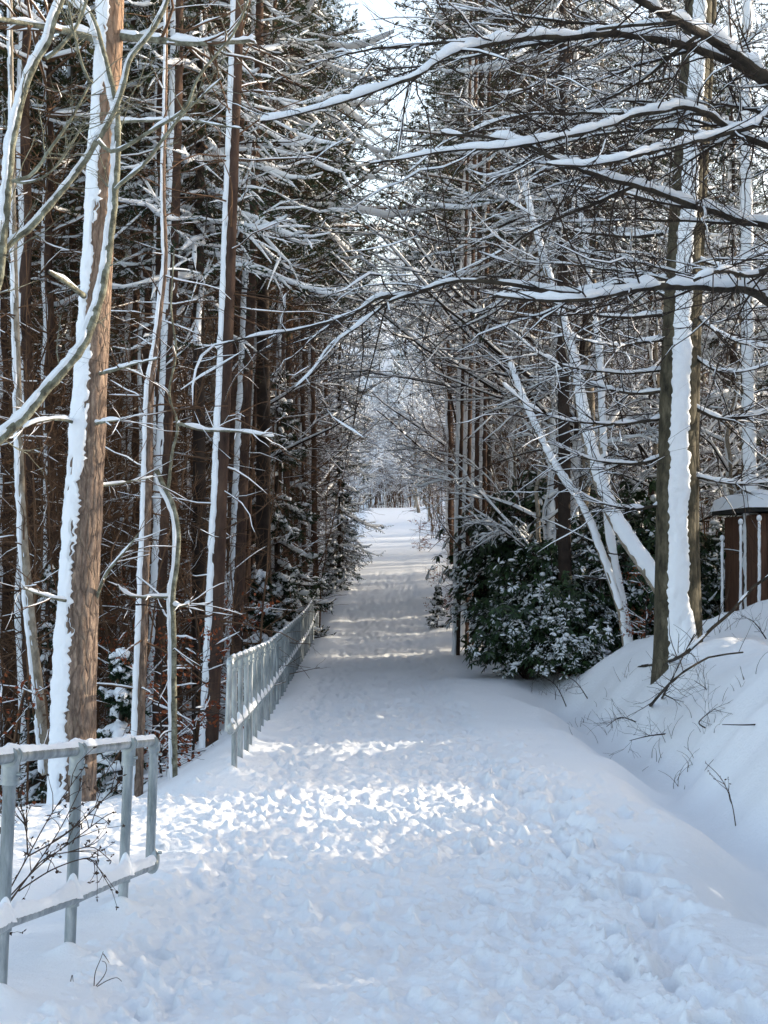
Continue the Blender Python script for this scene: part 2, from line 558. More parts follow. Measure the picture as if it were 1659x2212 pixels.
def build_ground():
    rows = list(np.linspace(-45, 3.9, 26))
    y = 4.0
    while y < 70:
        rows.append(y)
        y += min(y * y / 4300, .016 * y)
    rows += list(np.geomspace(70, 440, 70))
    Y = np.array(rows)
    w = .275 * np.clip(Y, 4, 400) + .6
    core = np.linspace(-1, 1, 470)
    out = np.linspace(0, 1, 26)[1:] ** 2.6
    X = np.concatenate([-w[:, None] - (260 - 0 * w[:, None]) * out[::-1][None], core[None] * w[:, None], w[:, None] + 260 * out[None]], 1)
    YY = np.repeat(Y[:, None], X.shape[1], 1)
    Z = base_z(X, YY)
    near = (1 - sstep(40, 90, YY)) * sstep(-2, 2, YY)
    # soft wind ripples and hummocks on untouched snow
    Z += near * (.035 * fbm(X * .9, YY * .7, 3) + .010 * fbm(X * 3, YY * 6, 5))
    off = sstep(-1.7, -3.5, X) + sstep(2.3, 4, X)
    Z += near * off * (.13 * fbm(X * 1.1, YY * .9, 8) + .035 * fbm(X * 3.2 + YY * .8, YY * 2.2, 18) + .012 * fbm(X * 10, YY * 7, 19))
    Z += sstep(30, 60, YY) * off * .25 * fbm(X * .5, YY * .5, 9)
    # trodden corridor
    wl = -1.05 + .18 * noise2(YY * .6, YY * 0, 30)
    wr = .95 + .22 * noise2(YY * .6, YY * 0 + 4, 31)
    tr = sstep(-.25, .15, X - wl) * sstep(-.25, .15, wr - X)
    side = sstep(8.6, 9.3, YY + .15 * X) * (1 - sstep(11.4, 12.2, YY + .1 * X)) * (1 - sstep(-.9, .2, X)) * sstep(-7, -4, X)
    tr = np.maximum(tr, side)
    rough = 1 + .8 * sstep(7.5, 9.5, YY) * (1 - sstep(12.5, 15, YY))
    Z -= near * tr * .05
    Z += near * tr * rough * (.008 * fbm(X * 3, YY * 2.5, 40) + .006 * fbm(X * 19, YY * 14, 41, 4) + .013 * np.maximum(fbm(X * 27, YY * 20, 43, 2), 0) * (fbm(X * 2, YY * 2, 44) > -.25))
    # footprints
    fp = []
    for _ in range(1500):
        yy = 4.2 * (26 / 4.2) ** rng.random() ** .8
        fp.append((rng.uniform(-1.1, 1.0), yy, math.pi / 2 * rng.choice([1, -1]) + rng.normal(0, .3), rng.uniform(.010, .028) * (1 + max(0, yy - 9) / 14)))
    for _ in range(1100):
        yy = rng.uniform(18, 60)
        fp.append((rng.uniform(-1.15, 1.1), yy, math.pi / 2 + rng.normal(0, .3), rng.uniform(.018, .04)))
    for _ in range(210):
        fp.append((rng.uniform(-4.5, .6), rng.uniform(8.7, 11.6), rng.uniform(2.2, 3.6), rng.uniform(.015, .05)))
    for k in range(26):                                       # a walker's deep prints along the right edge
        yy = 4.2 + k * .36
        fp.append((1.02 + .16 * (k % 2) + .12 * math.sin(yy * .9) + rng.normal(0, .05), yy + rng.normal(0, .06), math.pi / 2 + rng.normal(0, .2), rng.uniform(.05, .10)))
    for k in range(16):
        yy = 4.2 + k * .5
        fp.append((.72 + rng.normal(0, .12), yy + rng.normal(0, .1), math.pi / 2 + rng.normal(0, .3), rng.uniform(.03, .07)))
    for (fx, fy) in [(1.38, 7.6), (1.5, 8.1), (1.6, 10.3), (1.42, 9.3), (-.95, 5.3), (-.85, 6.0), (-1.0, 6.7), (-.8, 4.7)]:
        fp.append((fx, fy, math.pi / 2 + rng.normal(0, .4), .045))
    fp = [f + (1.,) for f in fp]
    for k in range(22):                                       # big soft holes where someone waded beside the track
        yy = 4.4 + k * .33
        fp.append((1.12 + .2 * (k % 2) + rng.normal(0, .08), yy, math.pi / 2 + rng.normal(0, .3), rng.uniform(.05, .10), rng.uniform(1.3, 2.0)))
    FD, FR = np.zeros_like(Z), np.zeros_like(Z)
    for (fx, fy, th, dp, fs) in fp:
        i0, i1 = np.searchsorted(Y, [fy - .45, fy + .45])
        if i1 <= i0:
            continue
        dx, dy = X[i0:i1] - fx, YY[i0:i1] - fy
        u, v = dx * math.cos(th) + dy * math.sin(th), -dx * math.sin(th) + dy * math.cos(th)
        u, v = u / fs, v / fs
        sole = (.055 + .02 * (fs > 1.1)) * (1 + .25 * np.clip(u / .15, -1, 1)) * (1 - .25 * np.exp(-((u + .03) / .05) ** 2))
        e = ((np.abs(u) / .15) ** 3 + (np.abs(v) / sole) ** 3) ** (1 / 3) + .10 * noise2(X[i0:i1] * 26, YY[i0:i1] * 26, 77)
        FD[i0:i1] = np.minimum(FD[i0:i1], -dp * (1 - sstep(.66 - .12 * (fs > 1.1), 1.15, e)))
        FR[i0:i1] = np.maximum(FR[i0:i1], .30 * min(dp, .05) * np.exp(-((e - 1.32) / .22) ** 2) * (1 + .8 * noise2(X[i0:i1] * 15, YY[i0:i1] * 15, 79)))
    Z += FD + FR * (1 + FD / .03).clip(0, 1)
    # thrown-up clods
    for _ in range(9500):
        q_ = rng.random()
        if q_ < .45:
            cx, cy = rng.uniform(-1.25, 1.5), 4.2 * 4. ** rng.random()
        elif q_ < .7:
            cx, cy = rng.uniform(-4, 1.9), rng.uniform(8.6, 13)
        else:
            cx, cy = rng.normal([-.9, .95, 1.2][rng.integers(3)], .2), rng.uniform(4.2, 16)
        r = rng.uniform(.008, .022) if rng.random() < .8 else rng.uniform(.022, .045)
        i0, i1 = np.searchsorted(Y, [cy - 3 * r, cy + 3 * r])
        if i1 <= i0:
            continue
        e = np.hypot(X[i0:i1] - cx, YY[i0:i1] - cy) / r
        e = e + .3 * noise2(X[i0:i1] * 40, YY[i0:i1] * 40, 78)
        Z[i0:i1] += r * rng.uniform(.35, .8) * (1 - sstep(.35, 1.3, e))
    # drifts against the railing posts
    for (cx, cy) in DRIFTS:
        i0, i1 = np.searchsorted(Y, [cy - .8, cy + .8])
        e = np.hypot(X[i0:i1] - cx + .028, (YY[i0:i1] - cy + .03)) 
        Z[i0:i1] += .05 * np.exp(-(e / .065) ** 2) + .028 * np.exp(-(e / .30) ** 2)
    mb = MB()
    mb.grid(np.stack([X, YY, Z], -1))
    o = part("ground", mb, M['ground'])
    o["kind"] = "structure"

# ------------------------------------------------------------------ tubular steel railings
def railing(label, posts, d_end, top, low, drop_end_at_start, extra_start=None, snow_top=.02, snow_low=.04, tilt=None):
    """posts: ground points; top/low: functions y -> z; d_end: end-tube point (x,y)"""
    r = .0242
    base = posts[0] if len(posts) else d_end
    root = thing("steel_railing", label, "railing", (posts[0][0], posts[0][1], posts[0][2]))
    line = np.array(sorted([(p[0], p[1]) for p in posts] + [d_end] + ([extra_start] if extra_start else []), key=lambda q: q[1]))
    xat = lambda y: np.interp(y, line[:, 1], line[:, 0])
    ys = np.linspace(line[0, 1], line[-1, 1], max(30, int((line[-1, 1] - line[0, 1]) * 14)))
    for nm, f in (("top_rail", top), ("lower_rail", low)):
        mb = MB()
        off = np.array([.0, 0, 0])
        pl = np.stack([xat(ys), ys, f(ys)], 1)
        mb.tubes(pl, np.full(len(ys), r), 14, True)
        part(nm, mb, M['zinc'], root)
    tl = 0.0
    for i, (x, y, z) in enumerate(posts):
        lean = tilt[i] if tilt else rng.normal(0, .006)
        mb = MB()
        zt = float(top(y)) - r * .6
        h = np.linspace(z - .3, zt, 8)
        c = np.stack([x - lean * (zt - h) / max(.3, zt - z), np.full(8, y), h], 1)
        mb.tubes(c, np.full(8, r), 14, True)
        po = part("post", mb, M['zinc'], root)
        xl = lambda q: x - lean * (zt - q) / max(.3, zt - z)
        dy = np.array([0, .5, (float(top(y + .3)) - float(top(y - .3))) / .6 * .5]); dy /= np.linalg.norm(dy)
        fm = MB()
        ct = np.array([x, y, float(top(y))])
        fm.tubes(np.stack([ct - dy * .036, ct + dy * .036]), np.full(2, r * 1.36), 14, True)
        fm.tubes(np.stack([[xl(zt - .085), y, zt - .085], [x, y, zt + .01]]), np.full(2, r * 1.36), 14, True)
        fm.tubes(np.stack([[xl(zt - .088), y, zt - .088], [xl(zt - .072), y, zt - .072]]), np.full(2, r * 1.48), 14, True)
        for s_ in (-1, 1):
            e_ = ct + dy * .036 * s_
            fm.tubes(np.stack([e_ - dy * .007, e_ + dy * .007]), np.full(2, r * 1.52), 14, True)
        fm.tubes(np.stack([[x + r * 1.1, y - .01, zt - .05], [x + r * 1.75, y - .014, zt - .05]]), np.full(2, .0085), 8, True)
        part('clamp', fm, M['fitting'], root)
        fm = MB()
        zl = float(low(y))
        cl = np.array([xl(zl), y, zl])
        fm.tubes(np.stack([cl - dy * .04, cl + dy * .04]), np.full(2, r * 1.3), 14, True)
        fm.tubes(np.stack([cl - [0, 0, .035], cl + [0, 0, .035]]), np.full(2, r * 1.3), 14, True)
        for s_ in (-1, 1):
            e_ = cl + dy * .043 * s_
            fm.tubes(np.stack([e_ - dy * .006, e_ + dy * .006]), np.full(2, r * 1.45), 14, True)
        fo = part("clamp", fm, M['fitting'], root)
    # closing tube from top rail to lower rail
    mb = MB()
    ex, ey = d_end
    za, zb = float(top(ey)), float(low(ey))
    mb.tubes(np.stack([[ex, ey, za], [ex - .02, ey, zb]]), np.full(2, r), 14, True)
    part("end_tube", mb, M['zinc'], root)
    sg = 1 if drop_end_at_start else -1
    for zz, s_ in ((za, -1), (zb, 1)):
        fm = MB()
        a = np.linspace(0, math.pi / 2, 7)
        R_ = .045
        cc = np.stack([np.full(7, ex), ey + sg * (R_ - R_ * np.sin(a)), zz + s_ * (R_ - R_ * np.cos(a))], 1)
        cc = np.concatenate([[[ex, ey + sg * .075, zz]], cc, [[ex, ey, zz + s_ * .10]]])
        fm.tubes(cc, np.full(len(cc), r * 1.3), 14, True)
        fm.tubes(np.stack([[ex + r, ey - .01, zz + s_ * .065], [ex + r * 1.7, ey - .016, zz + s_ * .065]]), np.full(2, .008), 8, True)
        part("elbow", fm, M['fitting'], root)
    # snow lying on the rails and banked against the posts
    sm = MB()
    ss = np.arange(line[0, 1] + .03, line[-1, 1] - .02, .022)
    for f, th in ((top, snow_top), (low, snow_low)):
        h = th * (.75 + .3 * fbm(ss * 4, ss * 0, 5) + .25 * fbm(ss * 13, ss * 0, 6))
        if f is low:
            for q in posts:
                h = h + th * .7 * np.exp(-((ss - q[1] + .07) / .11) ** 2)
                h = np.where(np.abs(ss - q[1]) < .05, h * .45, h)
        else:
            for q in posts:
                h = h + th * .65 * np.exp(-((ss - q[1] + .02) / .06) ** 2)
        h = np.maximum(h, .002)
        K = 9
        a = np.linspace(math.radians(38 if f is top else 22), math.radians(142 if f is top else 168), K) + math.radians(rng.normal(0, 3))
        wdt = r * 1.0 + .12 * h
        V = np.stack([np.repeat(xat(ss)[:, None], K, 1) + wdt[:, None] * np.cos(a)[None] * .98,
                      np.repeat(ss[:, None], K, 1),
                      f(ss)[:, None] + np.sin(a)[None] * r + (np.sin(np.linspace(0, math.pi, K)) ** .6)[None] * h[:, None] - .002 + rng.normal(0, .0012, (len(ss), K))], -1)
        sm.grid(V)
    for q in posts:                                           # little cones of snow at post and lower rail
        if q[1] > 32:
            continue
        c = np.array([q[0] - .012, q[1] - .035, float(low(q[1])) + r])
        hgt = snow_low * rng.uniform(2.2, 3.2)
        n = 7
        t = np.linspace(0, 1, n)
        sm.tubes(np.stack([c[0] + 0 * t, c[1] + .02 * t, c[2] - .02 + hgt * t], 1), (.044 * (1 - t) ** .8 + .004), 9, True)
    part("snow_cover", sm, M['snow'], root)
    return root

near_posts = [P(-110, 2250, 4.85), P(20, 2148, 5.7), P(165, 2048, 6.47), P(277, 1987, 7.45)]
for q in near_posts:
    q[2] = q[2] - .0
near_end = P(333, 1620, 7.97)
DRIFTS = [(q[0], q[1]) for q in near_posts]
nt_y = [4.0, 4.85, 5.7, 6.47, 7.45, 8.2]
_tops = [P(43, 1634, 5.7)[2], P(178, 1619, 6.47)[2], P(290, 1607, 7.45)[2]]
sl = (_tops[2] - _tops[0]) / 1.75
near_top = lambda y: _tops[0] + sl * (np.asarray(y, float) - 5.7)
_lows = [P(30, 1990, 5.7)[2], P(325, 1868, 7.97)[2]]
sl2 = (_lows[1] - _lows[0]) / 2.27
near_low = lambda y: _lows[0] + sl2 * (np.asarray(y, float) - 5.7)

fy = np.array([12.15, 14, 18.6, 23, 28, 35, 42.5])
fx = np.array([P(497, 1500, 12.15)[0], -1.26, P(579, 1400, 18.6)[0], -1.5, P(638, 1400, 28)[0], -1.68, P(688, 1300, 42.5)[0]])
ftop = lambda y: np.interp(y, [12.15, 18.6, 28, 33, 42.5], [.79, .53, .385, .40, .60])
flow = lambda y: ftop(y) - .56
far_posts = []
for y in np.arange(12.6, 42.4, .76):
    x = float(np.interp(y, fy, fx))
    far_posts.append(np.array([x, y, zg(x, y)]))
far_end = (float(fx[0]), 12.15)
DRIFTS += [(q[0], q[1]) for q in far_posts[:8]]

build_ground()
railing("galvanised steel railing in the left foreground with snow on both rails", near_posts, (near_end[0], near_end[1]), near_top, near_low, False, tilt=[.03, .034, .028, .03])
railing("long galvanised railing of many posts receding along the left edge of the path", far_posts, far_end, ftop, flow, True, snow_top=.013, snow_low=.028)

# ------------------------------------------------------------------ big trees placed one by one
def trunk_pts(pix, n):
    """pix: (px, py, d, width_px) -> centre line and radii"""
    a = np.array([np.append(P(p[0], p[1], p[2]), p[3] * p[2] / FPX / 2) for p in pix])
    return spline(a, n)

def bumpy(mb, q, s=22, amp=.06, seed=0):
    c, r = q[:, :3], q[:, 3]
    n = len(c)
    a = np.arange(s) * 2 * math.pi / s
    z = np.linspace(0, np.linalg.norm(np.diff(c, axis=0), axis=1).sum(), n)
    zz, aa = np.meshgrid(z, a, indexing='ij')
    rr = r[:, None] * (1 + amp * fbm(zz * 2.2, np.cos(aa) * 2 + 3, seed) + amp * .7 * fbm(zz * 6 + 9, np.sin(aa) * 5, seed + 3))
    T = nrm(np.gradient(c, axis=0))
    N1 = nrm(np.cross(T, np.array([[1., 0, 0]])))
    N2 = np.cross(N1, T)
    V = c[:, None] + rr[..., None] * (np.cos(aa)[..., None] * N1[:, None] + np.sin(aa)[..., None] * N2[:, None])
    V = np.concatenate([V, V[:, :1]], 1)
    mb.grid(V)

def limb(pix, r0, r1, n=None):
    a = np.array([P(p[0], p[1], p[2]) for p in pix])
    L = np.linalg.norm(np.diff(a, axis=0), axis=1).sum()
    n = n or max(8, int(L / .05))
    q = spline(a, n)
    q[1:] += np.cumsum(rng.normal(0, .0018, (n - 1, 3)), 0)
    return q[None], np.linspace(r0, r1, n)[None] * (1 + .06 * rng.normal(size=(1, n)))

# the big pine on the left
pine = thing("pine_tree", "thick pine with cracked brown bark and broad snow streak standing behind the foreground railing", "tree", P(160, 1720, 14.6))
q = trunk_pts([(156, 1760, 14.6, 104), (160, 1620, 14.6, 96), (166, 1400, 14.6, 88), (182, 1100, 14.6, 78), (193, 900, 14.6, 72), (205, 700, 14.6, 66), (216, 500, 14.6, 62), (226, 300, 14.6, 58), (238, 60, 14.6, 56), (246, -200, 14.6, 52), (258, -900, 14.6, 44), (262, -1900, 14.6, 20)], 150)
mb = MB(); bumpy(mb, q, 30, .05, 4)
part("trunk", mb, M['pine'], pine)
vis = q[:, :3][:, 2] < 9
mb = MB(); strip(mb, q[vis][:, :3], q[vis][:, 3], (-.62, -.78), 78, 36, .024, .025, 19, .42, -.30, 3, 1.2)
sm = mb
TW = MB()
def side_limbs(pixlists, root, sm, tw, r0=.02, r1=.006, th=.025, subs=(6, .1, .4), name="dead_branch", mat='lichen'):
    for pl in pixlists:
        q_, r_ = limb(pl, r0, r1)
        m_ = MB()
        m_.tubes(q_, r_, 7)
        part(name, m_, M[mat], root)
        caps(sm, q_, r_, th, .25, 6, .85)
        if subs:
            k_, kr = kids(q_, r_, subs[0], 5, subs[1], subs[2], 45, .3, 1, .15, -.02, .7, .5)
            tw.tubes(k_, kr, 4)
            caps(sm, k_, kr, th * .5, -.15, 4)
D = 14.6
side_limbs([[(225, 92, D, 0), (165, 72, D - .2, 0), (60, 52, D - .5, 0), (-20, 38, D - .8, 0)],
            [(250, 78, D, 0), (330, 84, D - .2, 0), (420, 92, D - .4, 0), (550, 88, D - .6, 0)]], pine, sm, TW, .045, .018, .04, (16, .2, 1.0))
side_limbs([[(182, 640, D - .15, 0), (150, 615, D - .4, 0), (105, 588, D - .7, 0)]], pine, sm, TW, .03, .018, .02, None)
side_limbs([[(160, 912, D - .1, 0), (130, 905, D - .3, 0), (80, 910, D - .6, 0), (50, 925, D - .7, 0)],
            [(205, 915, D - .1, 0), (235, 910, D - .4, 0), (262, 908, D - .6, 0)],
            [(215, 808, D - .1, 0), (250, 800, D - .3, 0), (300, 785, D - .5, 0), (345, 775, D - .7, 0)],
            [(168, 1300, D - .1, 0), (110, 1292, D - .3, 0), (60, 1275, D - .5, 0), (50, 1268, D - .6, 0)],
            [(205, 1300, D, 0), (230, 1240, D - .2, 0), (270, 1190, D - .4, 0), (300, 1150, D - .5, 0)],
            [(245, 262, D, 0), (330, 262, D - .3, 0), (420, 262, D - .6, 0), (520, 278, D - .9, 0)],
            [(200, 1050, D, 0), (260, 1045, D + .3, 0), (330, 1030, D + .5, 0)]], pine, sm, TW, .02, .006, .022, (10, .15, .7))
part("crown", TW, M['twig'], pine)
part("snow", sm, M['snow'], pine)

def hero_pole(name, label, cat, pix, mat, wind, hl, hr, th, n=70, s=12, twigs=40, tl=(.2, 1.0), group=None, ds=.06, gap=-.6, twmat='twig', sub=3, tb=(.12, 1)):
    a = pix[0]
    root = thing(name, label, cat, P(a[0], a[1], a[2]), group)
    b0 = pix[1]
    pix = [(a[0] + (a[0] - b0[0]) * .9, a[1] + abs(a[1] - b0[1]) * .9 + 20, a[2] * 2 - b0[2], a[3] * 1.08)] + list(pix)
    q = trunk_pts(pix, n)
    mb = MB(); bumpy(mb, q, s, .05, int(a[0]))
    part("trunk", mb, M[mat], root)
    sm = MB()
    if th:
        strip(sm, q[:, :3], q[:, 3], wind, hl, hr, th, ds, 9, .26, gap, int(a[0]), 1.3)
    bm = MB()
    if twigs:
        k1, r1 = kids(q[None, :, :3], q[None, :, 3], twigs, 6, tl[0], tl[1], 82, tb[0], tb[1], .16, -.03, .6, .3, rmax=.012)
        bm.tubes(k1, r1, 4)
        k2, r2 = kids(k1, r1, sub, 4, .1, .45, 45, .25, 1, .2, 0, .8, .6)
        bm.tubes(k2, r2, 3)
        caps(sm, k1[::2], r1[::2], .014, -.15, 4)
        part("crown", bm, M[twmat], root)
    if sm.v:
        part("snow", sm, M['snow'], root)
    return root

W_L = (-.75, -.66)
hero_pole("young_pine", "slim forked pine with orange bark between big pine and far railing", "tree",
          [(298, 1620, 16.2, 27), (304, 1450, 16.2, 25), (311, 1250, 16.2, 23), (318, 1050, 16.2, 21), (323, 850, 16.2, 19), (335, 760, 16.3, 13), (348, 650, 16.4, 12), (357, 560, 16.5, 11), (353, 400, 16.5, 9), (358, 200, 16.5, 7), (360, -60, 16.5, 5)], 'pine', W_L, 96, 45, .016, twigs=46, gap=-.75)
sap = hero_pole("crooked_sapling", "thin crooked grey-green sapling with snowy elbow beside the slim forked pine", "tree",
          [(376, 1650, 15.2, 15), (374, 1500, 15.2, 16), (374, 1380, 15.2, 15), (372, 1290, 15.2, 14), (381, 1215, 15.2, 14), (384, 1150, 15.2, 13), (372, 1090, 15.2, 13), (352, 1050, 15.3, 13), (338, 1015, 15.3, 12)], 'lichen', W_L, 80, 30, .02, twigs=10, gap=-.1, twmat='twig_dark')
tw_, sm = MB(), MB()
side_limbs([[(362, 1075, 15.25, 0), (372, 980, 15.2, 0), (384, 920, 15.2, 0), (366, 850, 15.2, 0), (380, 760, 15.2, 0), (372, 660, 15.2, 0), (380, 540, 15.2, 0)],
            [(372, 1290, 15.2, 0), (330, 1288, 15.1, 0), (280, 1285, 15, 0), (256, 1262, 15, 0)],
            [(384, 915, 15.2, 0), (440, 928, 15.2, 0), (520, 932, 15.1, 0), (590, 945, 15, 0)],
            [(376, 1310, 15.2, 0), (395, 1308, 15.1, 0), (412, 1303, 15, 0)]], sap, sm, tw_, .018, .008, .03, (9, .15, .6), "branch")
part("crown", tw_, M["twig"], sap)
part("snow", sm, M['snow'], sap)

LP = [("broadly snow-streaked pine rising just left of the crooked sapling", [(335, 1530, 22, 34), (345, 1250, 22, 32), (357, 950, 22, 30), (368, 650, 22, 29), (378, 350, 22, 27), (384, 0, 22, 25), (388, -700, 22, 18), (390, -1300, 22, 6)], 94, 44, 80),
      ("reddish snow-streaked pine just left of the start of the far railing", [(455, 1545, 19, 38), (464, 1350, 19, 36), (474, 1100, 19, 33), (484, 850, 19, 31), (494, 600, 19, 29), (504, 300, 19, 27), (514, 0, 19, 25), (522, -800, 19, 17), (525, -1500, 19, 5)], 94, 32, 80),
      ("reddish snow-streaked pine directly behind the first posts of the far railing", [(503, 1440, 25, 36), (515, 1200, 25, 33), (527, 900, 25, 30), (538, 650, 25, 28), (548, 350, 25, 26), (558, 0, 25, 24), (566, -700, 25, 16), (570, -1300, 25, 5)], 94, 34, 80),
      ("thin leaning pine squeezed between two railing-side pines and the sunlit pine", [(520, 1380, 30, 17), (535, 1100, 30, 16), (550, 850, 30, 15), (566, 600, 30, 14), (580, 300, 30, 13), (592, 0, 30, 12), (602, -600, 30, 6)], 96, 45, 60),
      ("sunlit snow-plastered pine standing beside the dark young spruce on the left", [(594, 1300, 38, 17), (600, 1050, 38, 17), (606, 800, 38, 16), (614, 550, 38, 15), (622, 300, 38, 14), (628, 0, 38, 13), (634, -500, 38, 8)], 96, 62, 50),
      ("pale slim stem with snow flecks at the far left behind the big pine", [(84, 1500, 19, 22), (66, 1330, 19, 21), (52, 1180, 19, 19), (43, 1000, 19, 17), (38, 800, 19, 15), (30, 500, 19, 12), (24, 100, 19, 9), (20, -300, 19, 5)], 90, 60, 40),
      ("slender snowy pine just right of the big pine's trunk", [(262, 1420, 28, 17), (270, 1100, 28, 16), (278, 800, 28, 15), (286, 400, 28, 14), (290, 0, 28, 12), (294, -600, 28, 6)], 94, 45, 60)]
for i, (lb, px, hl, hr, tw) in enumerate(LP):
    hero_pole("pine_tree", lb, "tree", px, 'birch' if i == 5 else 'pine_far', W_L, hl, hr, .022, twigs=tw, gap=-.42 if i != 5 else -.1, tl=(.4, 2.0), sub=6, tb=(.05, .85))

# right-hand pines beside the path
W_R = (-.8, -.6)
RP = [("leftmost of four snow-streaked pines right of the path", [(987, 1350, 31, 15), (992, 1050, 31, 14), (997, 800, 31, 13), (1004, 500, 31, 12), (1012, 200, 31, 11), (1018, -200, 31, 10), (1022, -700, 31, 5)]),
      ("second and brightest of four snow-streaked pines right of the path", [(1004, 1345, 33, 19), (1008, 1050, 33, 18), (1013, 800, 33, 17), (1019, 500, 33, 16), (1024, 200, 33, 15), (1028, -200, 33, 13), (1032, -700, 33, 6)]),
      ("third of four snow-streaked pines right of the path with orange bark", [(1024, 1330, 36, 16), (1027, 1050, 36, 16), (1030, 800, 36, 15), (1033, 500, 36, 14), (1036, 200, 36, 14), (1039, -200, 36, 12), (1042, -600, 36, 6)]),
      ("rightmost of four snow-streaked pines right of the path", [(1042, 1330, 34, 15), (1044, 1050, 34, 15), (1047, 800, 34, 14), (1050, 500, 34, 13), (1054, 200, 34, 12), (1058, -200, 34, 10), (1060, -600, 34, 5)])]
for i, (lb, px) in enumerate(RP):
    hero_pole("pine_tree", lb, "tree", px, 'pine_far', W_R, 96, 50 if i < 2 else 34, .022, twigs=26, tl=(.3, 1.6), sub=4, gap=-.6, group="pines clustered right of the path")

# leaning stems behind the beech
LS = [("thick snow-topped trunk leaning left out from behind the grey beech", [(1440, 1290, 21.5, 40), (1390, 1215, 21.6, 36), (1345, 1150, 21.8, 32), (1305, 1070, 22, 30), (1278, 980, 22.2, 27), (1255, 880, 22.4, 25), (1238, 780, 22.6, 23), (1210, 680, 22.8, 20), (1185, 600, 23, 17), (1150, 480, 23.2, 13), (1120, 350, 23.4, 9)]),
      ("slim snow-topped stem leaning left in front of the evergreen bush", [(1342, 1310, 22.5, 20), (1325, 1220, 22.6, 19), (1312, 1120, 22.8, 18), (1303, 1000, 23, 16), (1298, 880, 23.2, 15), (1292, 760, 23.4, 14), (1276, 640, 23.6, 12), (1262, 520, 23.8, 10), (1240, 380, 24, 7)]),
      ("lowest leaning stem dusted with snow crossing the evergreen bush", [(1300, 1200, 22, 14), (1255, 1090, 22.1, 14), (1200, 1010, 22.2, 13), (1160, 930, 22.4, 12), (1125, 850, 22.6, 10), (1100, 780, 22.8, 8)]),
      ("snow-streaked tree standing right of the grey beech above the shed", [(1622, 1200, 25, 34), (1618, 1000, 25, 31), (1615, 800, 25, 29), (1613, 600, 25, 27), (1610, 400, 25, 25), (1612, 150, 25, 22), (1618, -200, 25, 15)])]
for i, (lb, px) in enumerate(LS):
    hero_pole("leaning_tree" if i < 3 else "bare_tree", lb, "tree", px, 'birch' if i < 3 else 'beech', (.35, -.93) if i < 3 else (-.1, -1), 75, 70, .03, twigs=22, tl=(.4, 1.8), sub=6, gap=-.4, twmat='twig_dark')

# the big grey beech on the right
bee = thing("beech_tree", "large dark grey beech with a broad snow streak down its front on the right bank", "tree", P(1462, 1392, 18))
qb = trunk_pts([(1466, 1480, 18, 118), (1464, 1400, 18, 104), (1462, 1330, 18, 96), (1460, 1200, 18, 88), (1461, 1050, 18, 84), (1465, 850, 18, 79), (1470, 700, 18, 76), (1480, 500, 18, 71), (1492, 300, 18, 66), (1504, 100, 18, 62), (1512, -100, 18, 56), (1525, -700, 18, 40), (1535, -1500, 18, 14)], 130)
mb = MB(); bumpy(mb, qb, 30, .035, 8)
nk = 40
zi = rng.integers(2, 90, nk); az = rng.uniform(-3.0, .2, nk)
nk_ = np.stack([np.cos(az), np.sin(az), 0 * az], 1)
ks = rng.uniform(.02, .05, nk)
mb.blobs(qb[zi, :3] + nk_ * qb[zi, 3:4] * .98, np.cross(nk_, [0, 0, 1.]) * ks[:, None], nk_ * (ks * .6)[:, None], np.repeat([[0, 0, 1.]], nk, 0) * (ks * rng.uniform(.4, .9, nk))[:, None], 9, 4)
tr = part("trunk", mb, M['beech'], bee)
mb = MB()
q2 = trunk_pts([(1494, 1420, 18.28, 52), (1492, 1300, 18.25, 46), (1490, 1100, 18.25, 40), (1494, 850, 18.25, 36), (1500, 650, 18.25, 34), (1512, 400, 18.25, 32), (1526, 150, 18.25, 30), (1538, -100, 18.25, 28), (1560, -800, 18.2, 14)], 100)
bumpy(mb, q2, 22, .04, 9)
part("second_stem", mb, M['beech'], bee)
sm = MB()
vis = qb[:, 2] < 9.5
strip(sm, qb[vis][:, :3], qb[vis][:, 3], (-.12, -.99), 27, 37, .03, .03, 15, .24, -.75, 14, 1.4)
